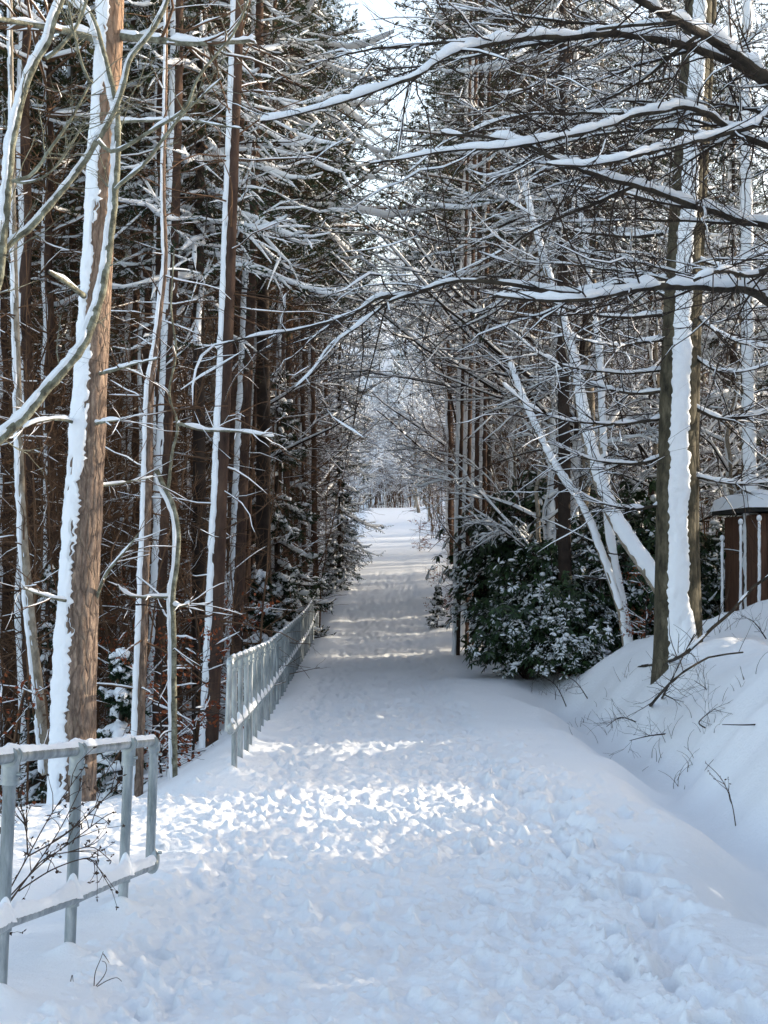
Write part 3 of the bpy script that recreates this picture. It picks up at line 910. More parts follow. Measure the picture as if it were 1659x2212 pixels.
# root flare drift
t = np.linspace(0, 1, 8)
pb = P(1480, 1385, 17.75)
sm.tubes(np.stack([pb[0] + .03 * t, pb[1] + .1 * t, pb[2] - .35 + .9 * t], 1), .17 * (1 - t) ** .8 + .03, 12, True)
bm = MB()
BB = [[(1428, 680), (1360, 686), (1290, 682), (1230, 668), (1180, 645), (1130, 610)],
      [(1424, 800), (1350, 806), (1280, 800), (1220, 788), (1160, 762), (1110, 720)],
      [(1424, 905), (1350, 916), (1270, 914), (1210, 905), (1150, 880), (1090, 830)],
      [(1428, 845), (1370, 850), (1300, 838), (1240, 815), (1190, 780)],
      [(1430, 735), (1390, 738), (1350, 746), (1290, 742), (1220, 720)],
      [(1432, 505), (1370, 512), (1300, 506), (1240, 496), (1170, 470), (1100, 430)],
      [(1445, 440), (1400, 430), (1340, 415), (1260, 420), (1180, 430)],
      [(1460, 165), (1400, 178), (1340, 182), (1270, 170), (1180, 180), (1090, 205)],
      [(1455, 250), (1400, 262), (1330, 270), (1250, 262), (1150, 250), (1060, 262)],
      [(1450, 330), (1390, 345), (1320, 350), (1240, 340), (1150, 352)],
      [(1430, 985), (1380, 1000), (1320, 998), (1260, 985), (1200, 960)],
      [(1426, 1090), (1370, 1098), (1300, 1085), (1240, 1060)],
      [(1500, 880), (1560, 905), (1620, 900), (1690, 880)],
      [(1502, 1030), (1560, 1042), (1610, 1046), (1690, 1040)],
      [(1500, 770), (1550, 800), (1610, 800), (1690, 780)],
      [(1505, 680), (1540, 710), (1600, 740), (1690, 755)],
      [(1505, 560), (1560, 575), (1620, 560), (1690, 530)],
      [(1530, 300), (1580, 290), (1630, 260), (1690, 240)],
      [(1530, 120), (1590, 110), (1640, 70), (1690, 40)],
      [(1440, 600), (1380, 590), (1320, 560), (1250, 540), (1180, 500)],
      [(1436, 640), (1400, 620), (1340, 600), (1290, 560)]]
for i, b_ in enumerate(BB):
    dz = rng.uniform(-1.6, .4)
    pl = [(x, y, 18 + dz * k / len(b_), 0) for k, (x, y) in enumerate(b_)]
    q_, r_ = limb(pl, rng.uniform(.02, .03), .004)
    m_ = MB(); m_.tubes(q_, r_, 7)
    part("branch", m_, M['dark_limb'], bee)
    caps(sm, q_, r_, .03, .3, 7, .95)
    k1, kr1 = kids(q_, r_, 26, 6, .25, 1.1, 45, .2, 1, .14, -.015, .35, .45, rmax=.01)
    bm.tubes(k1, kr1, 4)
    caps(sm, k1, kr1, .014, -.1, 4)
    k2, kr2 = kids(k1, kr1, 4, 4, .12, .45, 40, .2, 1, .18, .02, .5, .7)
    bm.tubes(k2, kr2, 3)
part("crown", bm, M['twig_dark'], bee)
part("snow", sm, M['snow'], bee)

# overhanging limbs: one tree just outside the frame on the right
ov = thing("overhanging_tree", "thick snow-laden bare limbs reaching in over the path from the right", "tree", (4.3, 10.6, zg(4.3, 10.6)))
mb, sm = MB(), MB()
tk = spline(np.array([[4.3, 10.6, zg(4.3, 10.6) - .3, .3], [4.25, 10.6, 2, .26], [4.3, 10.6, 4.5, .23], [4.4, 10.7, 7, .19], [4.5, 10.9, 10, .12], [4.6, 11, 13, .03]]), 50)
bumpy(mb, tk, 20, .04, 2)
part("trunk", mb, M['beech'], ov)
bm = MB()
OV = [([(1990, 420), (1800, 260), (1659, 160), (1554, 88), (1486, 46), (1419, 8), (1350, -30), (1250, -60)], .04, .022, .06),
      ([(1990, 480), (1800, 290), (1659, 192), (1588, 148), (1520, 122), (1452, 104), (1368, 90), (1300, 84), (1232, 92), (1165, 92), (1097, 100), (1011, 118), (945, 144), (896, 180), (813, 210), (714, 240), (549, 282)], .042, .006, .05),
      ([(1990, 640), (1800, 400), (1700, 330), (1659, 316), (1605, 294), (1564, 272), (1530, 246), (1469, 232), (1436, 240), (1368, 250), (1317, 274), (1249, 297), (1165, 314), (1097, 324), (1000, 330), (900, 345), (800, 360)], .032, .006, .036),
      ([(1990, 560), (1800, 300), (1700, 235), (1650, 250), (1625, 268), (1554, 288), (1503, 298), (1436, 318), (1385, 328), (1334, 342), (1266, 352), (1180, 350)], .032, .008, .045),
      ([(1990, 700), (1800, 520), (1659, 484), (1605, 476), (1554, 458), (1513, 446), (1469, 430), (1419, 412), (1368, 398), (1317, 386), (1266, 372), (1226, 354), (1192, 341), (1148, 318), (1060, 300), (960, 290)], .036, .007, .045),
      ([(1990, 800), (1800, 690), (1659, 645), (1639, 630), (1588, 616), (1503, 614), (1402, 614), (1300, 630), (1232, 640), (1182, 642), (1060, 632)], .042, .010, .058),
      ([(1410, 616), (1330, 612), (1250, 630), (1165, 622), (1097, 612), (1011, 606), (962, 610), (912, 627), (863, 642), (830, 660), (780, 699), (714, 749), (680, 799), (640, 840)], .02, .004, .024),
      ([(905, 630), (880, 637), (813, 642), (763, 676), (681, 702), (600, 715), (549, 722), (440, 745)], .014, .004, .015),
      ([(1990, 660), (1800, 560), (1700, 570), (1620, 600), (1560, 590), (1520, 600), (1490, 612)], .03, .008, .03)]
OVT = MB()
MAIN = []
for i, (pl, r0, r1, th) in enumerate(OV):
    m_ = len(pl)
    L_ = [(x, y, 10.4 - (1.9 if i != 6 else 1.0) * min(1, k / (m_ - 1) * 1.3) if i < 6 or i == 8 else 8.9 - .5 * k / m_, 0) for k, (x, y) in enumerate(pl)]
    if i == 6:
        L_ = [(x, y, 9.05 - .5 * k / m_, 0) for k, (x, y) in enumerate(pl)]
    q_, r_ = limb(L_, r0, r1)
    MAIN.append((q_[0], r_[0]))
    m_ = MB(); m_.tubes(q_, r_, 9)
    part("limb", m_, M['dark_limb'], ov)
    caps(sm, q_, r_, th * .72, .38, 9, .95)
    k1, kr1 = kids(q_, r_, 30, 8, .12, 1.3, 50, .12, 1, .17, -.045, .8, .4, rmax=.006)
    OVT.tubes(k1, kr1, 4)
    caps(sm, k1[::2], kr1[::2], .012, -.2, 4)
    k2, kr2 = kids(k1, kr1, 5, 5, .08, .5, 42, .12, 1, .2, -.03, .9, .6)
    OVT.tubes(k2, kr2, 3)
    k3, kr3 = kids(k2, kr2, 2, 3, .05, .16, 40, .2, 1, .15, 0, .7, .8)
    OVT.tubes(k3, kr3, 3)
for k in range(20):                                         # side limbs forking off the main ones, sweeping over the path
    mq, mr = MAIN[[0, 1, 1, 1, 2, 2, 3, 4, 4, 5][k % 10]]
    ii = int(len(mq) * rng.uniform(.3, .78))
    n_ = 22
    d = nrm(np.array([-1., rng.uniform(-.1, .9), rng.uniform(-.25, .5)]))
    pts = [mq[ii]]
    ln = rng.uniform(.6, 1.9)
    for t_ in range(n_ - 1):
        d = nrm(d + rng.normal(0, .07, 3) + np.array([-.02, 0, -.02]))
        pts.append(pts[-1] + d * ln / (n_ - 1))
    q_ = np.array(pts)[None]
    r_ = np.linspace(min(mr[ii] * .7, .013), .003, n_)[None]
    m_ = MB(); m_.tubes(q_, r_, 6)
    part("side_limb", m_, M['dark_limb'], ov)
    caps(sm, q_, r_, .016, .0, 6, .95)
    k1, kr1 = kids(q_, r_, 26, 7, .12, .9, 48, .1, 1, .17, -.03, .8, .4, rmax=.005)
    OVT.tubes(k1, kr1, 4)
    caps(sm, k1[::2], kr1[::2], .010, -.2, 4)
    k2, kr2 = kids(k1, kr1, 5, 5, .08, .4, 42, .12, 1, .2, -.02, .9, .6)
    OVT.tubes(k2, kr2, 3)
part("crown", OVT, M['twig_dark'], ov)
part("snow", sm, M['snow'], ov)

# lichen-covered tree just outside the frame on the left
lv = thing("lichen_tree", "grey lichen-covered bare tree leaning in from the left edge above the railing", "tree", (-3.5, 9.3, zg(-3.5, 9.3)))
mb, sm = MB(), MB()
tk = spline(np.array([[-3.5, 9.3, zg(-3.5, 9.3) - .3, .14], [-3.45, 9.3, 1.2, .12], [-3.3, 9.2, 2.2, .09], [-3.1, 9.1, 3, .06]]), 30)
bumpy(mb, tk, 16, .05, 3)
part("trunk", mb, M['lichen'], lv)
bm = MB()
LT = [([(-420, 1420), (-250, 1180), (-100, 1030), (0, 948), (60, 892), (110, 832), (165, 768), (192, 718), (215, 640), (234, 520), (245, 430), (250, 331), (248, 250), (231, 165), (205, 68), (186, 33), (142, -10), (100, -80)], .045, .014, .05),
      ([(-330, 1300), (-200, 980), (-80, 700), (-20, 585), (5, 540), (33, 514), (83, 472), (132, 413), (182, 347), (212, 298), (248, 238), (274, 172), (288, 122), (331, 66), (364, 0), (390, -60)], .03, .013, .03),
      ([(-330, 1300), (-160, 1000), (-60, 760), (-8, 620), (8, 530), (20, 380), (27, 300), (40, 248), (56, 184), (73, 134), (103, 84), (116, 33), (134, -10), (150, -80)], .032, .02, .06),
      ([(99, 126), (132, 99), (165, 52), (185, 0), (200, -60)], .014, .008, .03),
      ([(212, 304), (238, 328), (265, 322), (314, 291), (397, 238), (430, 165), (496, 83), (529, 17), (550, -40)], .014, .005, .03),
      ([(248, 410), (281, 380), (314, 351), (364, 281), (413, 225), (470, 170)], .013, .005, .025),
      ([(25, 392), (66, 380), (109, 324), (132, 291), (159, 248), (185, 198), (198, 179)], .012, .007, .025),
      ([(33, 393), (60, 395), (100, 380), (130, 355), (160, 310), (178, 275)], .008, .004, .02),
      ([(196, 180), (180, 140), (160, 60), (150, 0)], .01, .006, .02)]
for i, (pl, r0, r1, th) in enumerate(LT):
    q_, r_ = limb([(x, y, 9.25 - .03 * i + .02 * k, 0) for k, (x, y) in enumerate(pl)], r0, r1)
    m_ = MB(); m_.tubes(q_, r_, 9)
    part("limb", m_, M['lichen'], lv)
    n_ = q_.shape[1]
    strip(sm, q_[0], r_[0], (-.55, -.3), 62, 62, th * .35, .03, 7, .35, -.18 if i != 2 else -.6, 50 + i, 2.) if i < 3 else None
    caps(sm, q_, r_, th * .5, -.25, 6, .9)
    k1, kr1 = kids(q_, r_, 12, 6, .12, .6, 40, .3, 1, .16, .02, .8, .4, rmax=.005)
    bm.tubes(k1, kr1, 4)
    k2, kr2 = kids(k1, kr1, 3, 4, .06, .25, 42, .3, 1, .2, 0, .8, .7)
    bm.tubes(k2, kr2, 3)
part("crown", bm, M['lichen'], lv)
part("snow", sm, M['snow'], lv)

# ------------------------------------------------------------------ kinds that repeat: one prototype of each, then copies
def proto(kind, mbs):
    """mbs: list of (part name, MB, material, keep)"""
    root = thing(kind, "", "tree", (0, 0, 0))
    for nm, mb, mt, keep in mbs:
        o = part(nm, mb, mt, root, smooth=True)
        if keep:
            o["keep"] = 1
    return root

def wavy_trunk(H, r0, r1, n, wob, lean=0.):
    z = np.linspace(-.3, H, n)
    dx, dy = np.cumsum(rng.normal(0, wob, n)), np.cumsum(rng.normal(0, wob, n))
    return np.stack([dx - dx[0] + lean * z, dy - dy[0], z], 1), np.linspace(r0, r1, n)

def make_pine(H, r0, side=1, cl=(1.0, 2.8), nb=64, t0=.5, tb=.04):
    c, r = wavy_trunk(H, r0, .03, 26, .03)
    tm = MB(); tm.tubes(c, r, 9)
    sm = MB(); strip(sm, c, r, (-.8, -.6) if side else (-.5, -.86), 92, 42, .02, .16, 6, .3, -.45, int(H * 10), 1.)
    bm = MB(); cs = MB()
    k1, r1 = kids(c[None], r[None], 130, 5, .4, 2.0, 88, tb, .6, .15, -.03, .5, .25, rmax=.014)
    k2, r2 = kids(k1, r1, 6, 3, .15, .7, 45, .2, 1, .2, 0, .7, .7)
    bm.tubes(k1, r1, 3); bm.tubes(k2, r2, 3)
    caps(cs, k1[::4], r1[::4], .016, -.25, 4)
    k3, r3 = kids(c[None], r[None], nb, 6, cl[0], cl[1], 76, t0, 1, .12, .05, .8, .3, rmax=.03, shrink=.35)
    k4, r4 = kids(k3, r3, int(6 * cl[1] / 2.8), 4, .25, .8 * (cl[1] / 2.8) ** .5, 45, .25, 1, .15, .05, .7, .6)
    bm.tubes(k3, r3, 4); bm.tubes(k4, r4, 3)
    caps(cs, k3, r3, .05, .1, 5); caps(cs, k4[::2], r4[::2], .035, -.1, 4)
    nm = MB()
    tips = k4[:, [1, 2, 3]].reshape(-1, 3)
    ax = nrm(np.repeat(k4[:, 3] - k4[:, 0], 3, 0))
    kk = 11
    b_ = np.repeat(tips, kk, 0)
    d_ = nrm(np.repeat(ax, kk, 0) * .7 + rng.normal(size=(len(b_), 3)) * .7)
    nm.blades(b_, d_, rng.uniform(.08, .16, len(b_)), .022)
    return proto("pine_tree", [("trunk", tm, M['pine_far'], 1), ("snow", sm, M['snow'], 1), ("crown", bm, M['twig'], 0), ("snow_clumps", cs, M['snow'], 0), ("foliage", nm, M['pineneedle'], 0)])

def make_bare(H, r0, dens, snow, mat='twig_dark', arch=0.):
    c, r = wavy_trunk(H * .8, r0, .012, 16, .06, arch)
    tm, bm, cs = MB(), MB(), MB()
    tm.tubes(c, r, 8)
    strip(cs, c, r, (-.5, -.86), 65, 55, .02, .15, 5, .3, -.3, int(H * 7), 1.)
    k1, r1 = kids(c[None], r[None], 20, 8, .25 * H, .45 * H, 52, .2, 1, .1, .03, 1, .45, shrink=.4)
    k2, r2 = kids(k1, r1, 8, 6, .2, .45, 42, .15, 1, .12, .0, .6, .5, rel=True, shrink=.3)
    k3, r3 = kids(k2, r2, dens, 4, .3, .7, 40, .15, 1, .16, 0, .6, .65, rel=True)
    k4, r4 = kids(k3, r3, 2, 3, .3, .7, 42, .2, 1, .15, 0, .7, .8, rel=True)
    mn = .0035
    bm.tubes(k1, np.maximum(r1, .008), 5); bm.tubes(k2, np.maximum(r2, .005), 4)
    bm.tubes(k3, np.maximum(r3, mn), 3); bm.tubes(k4, np.maximum(r4, mn), 3)
    caps(cs, k1, np.maximum(r1, .008), .035 * snow, .35, 5, .95)
    caps(cs, k2, np.maximum(r2, .005), .03 * snow, .2, 4, .95)
    caps(cs, k3, np.maximum(r3, mn), .024 * snow, 0, 3, .95)
    if snow > .9:
        caps(cs, k4[::2], np.maximum(r4[::2], mn), .02 * snow, 0, 3, .95)
    return proto("bare_tree", [("trunk", tm, M['birch'], 1), ("crown", bm, M[mat], 0), ("snow", cs, M['snow'], 0)])

def make_thicket(H, ns, tw, snow=.6, mat='twig'):
    bm, cs = MB(), MB()
    st = []
    for _ in range(ns):
        n = 9
        a = rng.uniform(0, 6.28)
        z = np.linspace(-.1, H * rng.uniform(.6, 1), n)
        ln = rng.uniform(.05, .28)
        p = np.stack([rng.normal(0, .35) + math.cos(a) * ln * z, rng.normal(0, .35) + math.sin(a) * ln * z, z], 1)
        p[:, :2] += np.cumsum(rng.normal(0, .04, (n, 2)), 0)
        st.append(p)
    S = np.array(st)
    R = np.repeat(np.linspace(.016, .004, 9)[None], ns, 0) * rng.uniform(.7, 1.5, (ns, 1))
    bm.tubes(S, R, 5)
    k1, r1 = kids(S, R, tw, 6, .3, 1.2, 42, .12, 1, .14, .02, 1, .5)
    k2, r2 = kids(k1, r1, 4, 4, .12, .5, 42, .2, 1, .18, 0, .8, .7)
    bm.tubes(k1, np.maximum(r1, .003), 3); bm.tubes(k2, np.maximum(r2, .0025), 3)
    caps(cs, S, R, .014, -.4, 4, .9)
    caps(cs, k1[::3], r1[::3], .016 * snow, -.25, 4, .9)
    return proto("thicket", [("stems", bm, M[mat], 0), ("snow", cs, M['snow'], 0)])

def make_spruce(H, Lb, dens=13, snow=1., bald=.0):
    c, r = wavy_trunk(H, min(.012 * H + .02, .15), .012, 16, .012)
    tm, nm, cs = MB(), MB(), MB()
    tm.tubes(c, r, 8)
    k1, r1 = kids(c[None], r[None], int(H * dens), 8, Lb * .65, Lb, 98, .05 + bald, .99, .06, -.015, .5, .3, rmax=.02, shrink=.88)
    k1[:, :, 2] += (np.linspace(0, 1, 8) ** 2 * -.12 * Lb)[None] + (np.clip(np.linspace(-1.5, 1, 8), 0, 1) ** 2 * .10 * Lb)[None]
    tm.tubes(k1, r1, 4)
    k2, r2 = kids(k1, r1, 11, 4, .22, .5, 52, .15, 1, .08, -.04, .25, .5, rel=True, shrink=.45)
    tm.tubes(k2, np.maximum(r2, .003), 3)
    for pl, m_ in ((k2, 5), (k1, 4)):
        n = pl.shape[1]
        f = rng.uniform(.1, n - 1.001, (len(pl), m_ * n))
        i = f.astype(int)
        w = (f - i)[..., None]
        bi = np.arange(len(pl))[:, None]
        b_ = pl[bi, i] * (1 - w) + pl[bi, i + 1] * w
        T = nrm(pl[bi, i + 1] - pl[bi, i])
        rr = rng.normal(size=T.shape); rr[..., 2] = rr[..., 2] * .5 - .15
        d_ = nrm(T * .8 + rr * .55)
        b_, d_ = b_.reshape(-1, 3), d_.reshape(-1, 3)
        nm.blades(b_, d_, rng.uniform(.05, .10, len(b_)), .022)
    caps(cs, k1, np.full(k1.shape[:2], .02), .085 * snow, .12, 6, 1.1)
    caps(cs, k2[::2], np.full(k2[::2].shape[:2], .014), .05 * snow, -.1, 5, 1.1)
    return proto("spruce_tree", [("trunk", tm, M['twig_dark'], 1), ("crown", nm, M['spruce'], 0), ("snow", cs, M['snow'], 0)])

def make_bush(rx, ry, rz, nw, snow=.5):
    tm, lm, cs = MB(), MB(), MB()
    ns = nw // 11
    th, u = rng.uniform(0, 2 * math.pi, ns), rng.uniform(-.9, 1, ns)
    rr = rng.uniform(.5, 1.15, ns)
    s_ = np.sqrt(1 - np.minimum(u * u, 1))
    E = np.stack([rx * rr * s_ * np.cos(th), ry * rr * s_ * np.sin(th), rz * (.46 + .56 * rr * u)], 1)
    E[:, 2] = np.maximum(E[:, 2], .08)
    t = np.linspace(0, 1, 9)[None, :, None]
    S = E[:, None] * np.concatenate([t ** .9, t ** .9, t ** .75], 2)
    S[..., 2] += (.30 * rz * np.sin(t[..., 0] * math.pi)) * .5 - .06 * t[..., 0] ** 4
    S += np.cumsum(rng.normal(0, .022, S.shape), 1)
    tm.tubes(S, np.repeat(np.linspace(.016, .004, 9)[None], ns, 0), 4)
    f = 8 * rng.uniform(.42, .999, (ns, 11))
    i_ = np.minimum(f.astype(int), 7); w_ = (f - i_)[..., None]
    bi = np.arange(ns)[:, None]
    c = (S[bi, i_] * (1 - w_) + S[bi, i_ + 1] * w_ + rng.normal(0, .075, (ns, 11, 3))).reshape(-1, 3)
    c = c[c[:, 2] > .03]
    nw = len(c)
    ax = nrm(np.stack([c[:, 0] / rx, c[:, 1] / ry, np.full(nw, .75)], 1) + rng.normal(0, .3, (nw, 3)))
    kk = 8
    b_ = np.repeat(c, kk, 0)
    A = np.repeat(ax, kk, 0)
    r = rng.normal(size=b_.shape)
    pp = nrm(r - (r * A).sum(1, keepdims=True) * A)
    d_ = nrm(pp + A * rng.uniform(-.1, .6, (len(b_), 1)) + np.array([0, 0, -.45]))
    L, W = rng.uniform(.09, .16, len(b_)), rng.uniform(.028, .042, len(b_))
    sd_ = nrm(np.cross(d_, A + 1e-3))
    up = nrm(np.cross(sd_, d_))
    up = np.where(up[:, 2:] < 0, -up, up)
    dn = np.array([0, 0, -1.])
    pts = lambda t, w, h: b_ + d_ * (L * t)[:, None] + sd_ * (W * w)[:, None] + up * h + dn * (L * t * t * .25)[:, None]
    V = np.stack([pts(0, 0, 0), pts(.35, .5, .004), pts(.75, .42, .0), pts(1, 0, -.004), pts(.75, -.42, 0), pts(.35, -.5, .004), pts(.5, 0, -.005)], 1)
    n_ = len(b_)
    F = np.array([[0, 1, 6, 5], [1, 2, 3, 6], [6, 3, 4, 5]])
    lm.add(V, (F[None] + (np.arange(n_) * 7)[:, None, None]).reshape(-1, 4))
    pad = snow * 1.8 * np.clip(.15 + ax[:, 2], 0, 1) * (fbm(c[:, 0] * 3.2 + c[:, 1] * 2, c[:, 2] * 3.5, 61) > -.02)
    on = (rng.random(nw) < pad).repeat(kk) & (rng.random(n_) < .7)
    cc = (b_ + d_ * (L * .55)[:, None] + up * .006 + dn * (L * .08)[:, None])[on]
    cs.blobs(cc, d_[on] * (L[on] * .42)[:, None], sd_[on] * (W[on] * .52)[:, None], up[on] * .010, 6, 2)
    big = rng.random(nw) < pad * .22
    n3 = int(big.sum())
    e = lambda v: np.repeat(np.array([v]), n3, 0) * rng.uniform(.6, 1.3, (n3, 1))
    cs.blobs(c[big] + [0, 0, .02], e([.07, 0, 0]), e([0, .06, 0]), e([0, 0, .035]), 7, 3)
    return proto("evergreen_bush", [("stems", tm, M['twig_dark'], 0), ("foliage", lm, M['laurel'], 0), ("snow", cs, M['snow'], 0)])

def make_russet(H, nl):
    bm, lm, cs = MB(), MB(), MB()
    c, r = wavy_trunk(H, .018, .005, 9, .03)
    k1, r1 = kids(c[None], r[None], 22, 6, .3 * H, .5 * H, 68, .12, 1, .1, -.01, .5, .5, shrink=.5)
    k2, r2 = kids(k1, r1, 5, 4, .15, .4, 45, .2, 1, .15, 0, .4, .7)
    bm.tubes(c, r, 5); bm.tubes(k1, np.maximum(r1, .003), 3); bm.tubes(k2, np.maximum(r2, .0025), 3)
    caps(cs, k1, r1, .022, 0, 4)
    t = k2.reshape(-1, 3)
    b_ = t[rng.integers(0, len(t), nl)] + rng.normal(0, .02, (nl, 3))
    d_ = nrm(rng.normal(size=(nl, 3)) * [1, 1, .4] + [0, 0, -.5])
    lm.blades(b_, d_, rng.uniform(.04, .075, nl), rng.uniform(.025, .04, nl))
    return proto("beech_sapling", [("stem", bm, M['twig_dark'], 0), ("leaves", lm, M['russet'], 0), ("snow", cs, M['snow'], 0)])

PR = dict(pine=[make_pine(17, .12), make_pine(20, .15), make_pine(15, .09), make_pine(21, .17, 1, (1.8, 4.8), 100, .34, .3)],
          bare=[make_bare(9, .09, 5, .8), make_bare(11, .11, 5, .9), make_bare(7, .06, 5, .8, 'twig'), make_bare(8, .07, 6, 1.5), make_bare(8, .06, 7, .35, 'twig', -.12)],
          thicket=[make_thicket(4.6, 9, 14), make_thicket(3.2, 8, 14, .9), make_thicket(7, 9, 22, .5)],
          spruce=[make_spruce(5.5, 1.5), make_spruce(9, 2.3, 10, 1.3), make_spruce(2.2, .9, 22, 1.6), make_spruce(14, 2.6, 8, 1.4), make_spruce(24, 5.6, 8, .95, .3)],
          bush=[make_bush(1.2, 1.05, 1.9, 1700, .34), make_bush(.9, .9, 1.3, 700, .7), make_bush(1.05, 1.2, 2.3, 1700, .3)],
          russet=[make_russet(1.7, 420), make_russet(2.6, 380)])
USED = {}
PLACED = []
def place(kind, k, x, y, scale=1., rot=None, label=None, group=None, dz=0.):
    p = PR[kind][k]
    rot = rng.uniform(-3, 3) if rot is None else rot
    loc = (float(x), float(y), zg(x, y) + dz)
    if (kind, k) not in USED:
        USED[(kind, k)] = 1
        o = p
        o.location = loc
        o.scale = (scale,) * 3
        for c in o.children:
            if not c.get("keep"):
                c.rotation_euler = (0, 0, rot)
    else:
        o = dup(p, loc, rot, scale)
    o["category"] = {"pine": "tree", "bare": "tree", "thicket": "shrub", "spruce": "tree", "bush": "shrub", "russet": "sapling"}[kind]
    if "group" in o:
        del o["group"]
    if group:
        o["group"] = group
    if label:
        o["label"] = label
    else:
        PLACED.append((o, kind, k, x, y, scale))
    return o

def at(px, y):
    return (px - CX) / FPX * y

# placed on purpose
place('spruce', 0, -2.55, 37.5, 1.3, .4, "dark green young spruce with drooping boughs behind the far railing, touching the path")
place('spruce', 0, at(735, 54), 54, .8, 2., "smaller dark spruce whose boughs overhang the path just beyond the railing's end")
place('spruce', 2, at(560, 27), 27, 1.0, 1., "low snow-smothered spruce right behind the first railing posts")
place('spruce', 2, at(612, 33), 33, .9, 2., "low snow-smothered spruce behind the middle of the railing")
place('spruce', 2, at(720, 52), 52, .8, 3., "small snow-buried spruce at the left edge of the path past the railing")
place('spruce', 1, at(560, 44), 44, 1.2, 1.4, "tall dark spruce deep behind the sunlit pine on the left")
place('spruce', 3, at(735, 66), 66, 1.05, .6, "tallest dark conifer left of the far path, its top reaching the canopy")
place('spruce', 3, at(1160, 47), 47, 1.05, 2.1, "tall dark conifer behind the four pines right of the path")
place('spruce', 3, at(1420, 44), 44, 1.1, .3, "tall dark conifer behind the grey beech's trunk")
place('spruce', 3, at(1590, 38), 38, .95, 1.2, "tall dark conifer right of the grey beech near the frame's edge")
place('spruce', 1, at(1215, 36), 36, .75, .9, "dark green conifer standing over the evergreen bushes")
place('spruce', 2, at(945, 39), 39, .5, .9, "tiny bare-looking spruce at the right edge of the path")
place('spruce', 2, at(250, 18), 18.5, .8, .2, "small spruce half hidden between the big pine and the slim forked pine")
place('spruce', 0, at(110, 21), 21, .6, 1.2, "small dark spruce at the left edge behind the big pine")
for px, y, k, s, r, lb in [(1138, 25.3, 0, .95, .3, "evergreen broadleaf bush nearest the path, hanging over its right edge"),
                           (1190, 26, 0, 1.1, 1.7, "wide evergreen broadleaf bush behind the one at the path's edge"),
                           (1270, 27, 0, 1.1, 2.8, "evergreen broadleaf bush behind the slim leaning stem"),
                           (1120, 30, 2, 1.35, .9, "tall evergreen broadleaf bush rising behind the bush at the path"),
                           (1225, 31, 2, 1.6, 2.2, "tallest evergreen broadleaf bush behind the leaning trunks"),
                           (1375, 27, 2, 1.15, 1.1, "evergreen broadleaf bush just left of the grey beech"),
                           (1528, 27.5, 0, .9, .1, "evergreen broadleaf bush between the grey beech and the shed"),
                           (1310, 30, 0, 1.7, .7, "tall evergreen broadleaf bush between the leaning trunks and the grey beech"),
                           (1230, 24.3, 1, .8, .5, "low snow-covered bush on the bank below the slim leaning stem"),
                           (1600, 30.5, 1, 1.5, .5, "snow-covered evergreen bush rising behind the shed roof")]:
    place('bush', k, at(px, y), y, s, r, lb)
for px, y, k, s, lb in [(345, 17, 0, .9, "russet-leaved beech sapling between the forked pine and crooked sapling"),
                        (420, 17.5, 0, 1.0, "russet-leaved beech sapling on the slope left of the far railing"),
                        (520, 21.5, 0, 1.1, "russet-leaved beech sapling behind the first railing posts"),
                        (280, 21, 1, 1.0, "russet-leaved beech sapling just right of the big pine"),
                        (390, 24, 1, 1.1, "russet-leaved beech sapling behind the crooked sapling"),
                        (30, 17, 0, 1.2, "russet-leaved beech sapling at the left frame edge"),
                        (470, 29, 1, 1.2, "russet-leaved beech sapling deep behind the reddish pine"),
                        (640, 40, 1, 1., "russet-leaved beech sapling behind the end of the railing"),
                        (330, 30, 1, 1.3, "russet-leaved beech sapling deep between the big pine and the reddish pine"),
                        (1395, 22, 0, .7, "russet-leaved sapling at the foot of the grey beech"),
                        (905, 75, 0, 1., "russet-leaved sapling far off at the right edge of the path"),
                        (950, 44, 0, .8, "russet-leaved sapling at the right edge of the path beyond the pines")]:
    place('russet', k, at(px, y), y, s, None, lb)

place('spruce', 4, -2.75, 23, .8, 2.9, "towering conifer nearest the camera behind the railing, boughs across the top middle")
place('spruce', 4, 3.0, 25.5, .82, 1.7, "towering conifer standing among the evergreen bushes, boughs across the top")
place('spruce', 4, -2.3, 29.5, 1.1, .8, "towering conifer left of the path, its snowy boughs hanging over the middle of the view")
place('spruce', 4, 2.8, 42, 1., 2.3, "towering conifer right behind the four pines with long snowy boughs")
place('spruce', 4, -3.2, 50, 1.1, 1.3, "towering conifer farther left of the path with snow-heavy boughs")
place('spruce', 4, 7.0, 40, .9, .5, "towering conifer behind the leaning trunks with dark boughs")
# scattered forest
def scatter(kind, ks, n, yr, side, gap, smin=.8, smax=1.2, near=0., wide=.275):
    edge = lambda y: .9 * float(sstep(38, 60, y)) + (.8 if kind == 'spruce' else 0)
    pts, tries = [], 0
    while len(pts) < n and tries < n * 60:
        tries += 1
        y = math.exp(rng.uniform(math.log(yr[0]), math.log(yr[1])))
        lim = wide * y + 3
        if side < 0:
            x = rng.uniform(-lim, -1.9 - near - edge(y))
        else:
            x = rng.uniform(2.1 + near + edge(y), lim)
        if side < 0 and 26 < y < 39 and x > -3.9:
            continue
        if all((x - a) ** 2 + (y - b) ** 2 > gap * gap for a, b in pts):
            pts.append((x, y))
            place(kind, ks[rng.integers(len(ks))], x, y, rng.uniform(smin, smax))
scatter('pine', [2, 2, 2, 0, 1], 125, (21, 100), -1, 1.2, .8, 1.15, .4)
scatter('pine', [0, 1, 2], 26, (38, 120), 1, 2., .8, 1.15, .6)
scatter('thicket', [0, 1, 2, 2], 84, (20, 70), -1, .8, .8, 1.4, .6)
scatter('thicket', [0, 1, 2], 36, (30, 90), 1, 1.2, .7, 1.3, .0)
scatter('bare', [2, 4, 4], 20, (26, 110), -1, 2.2, .8, 1.2, .3)
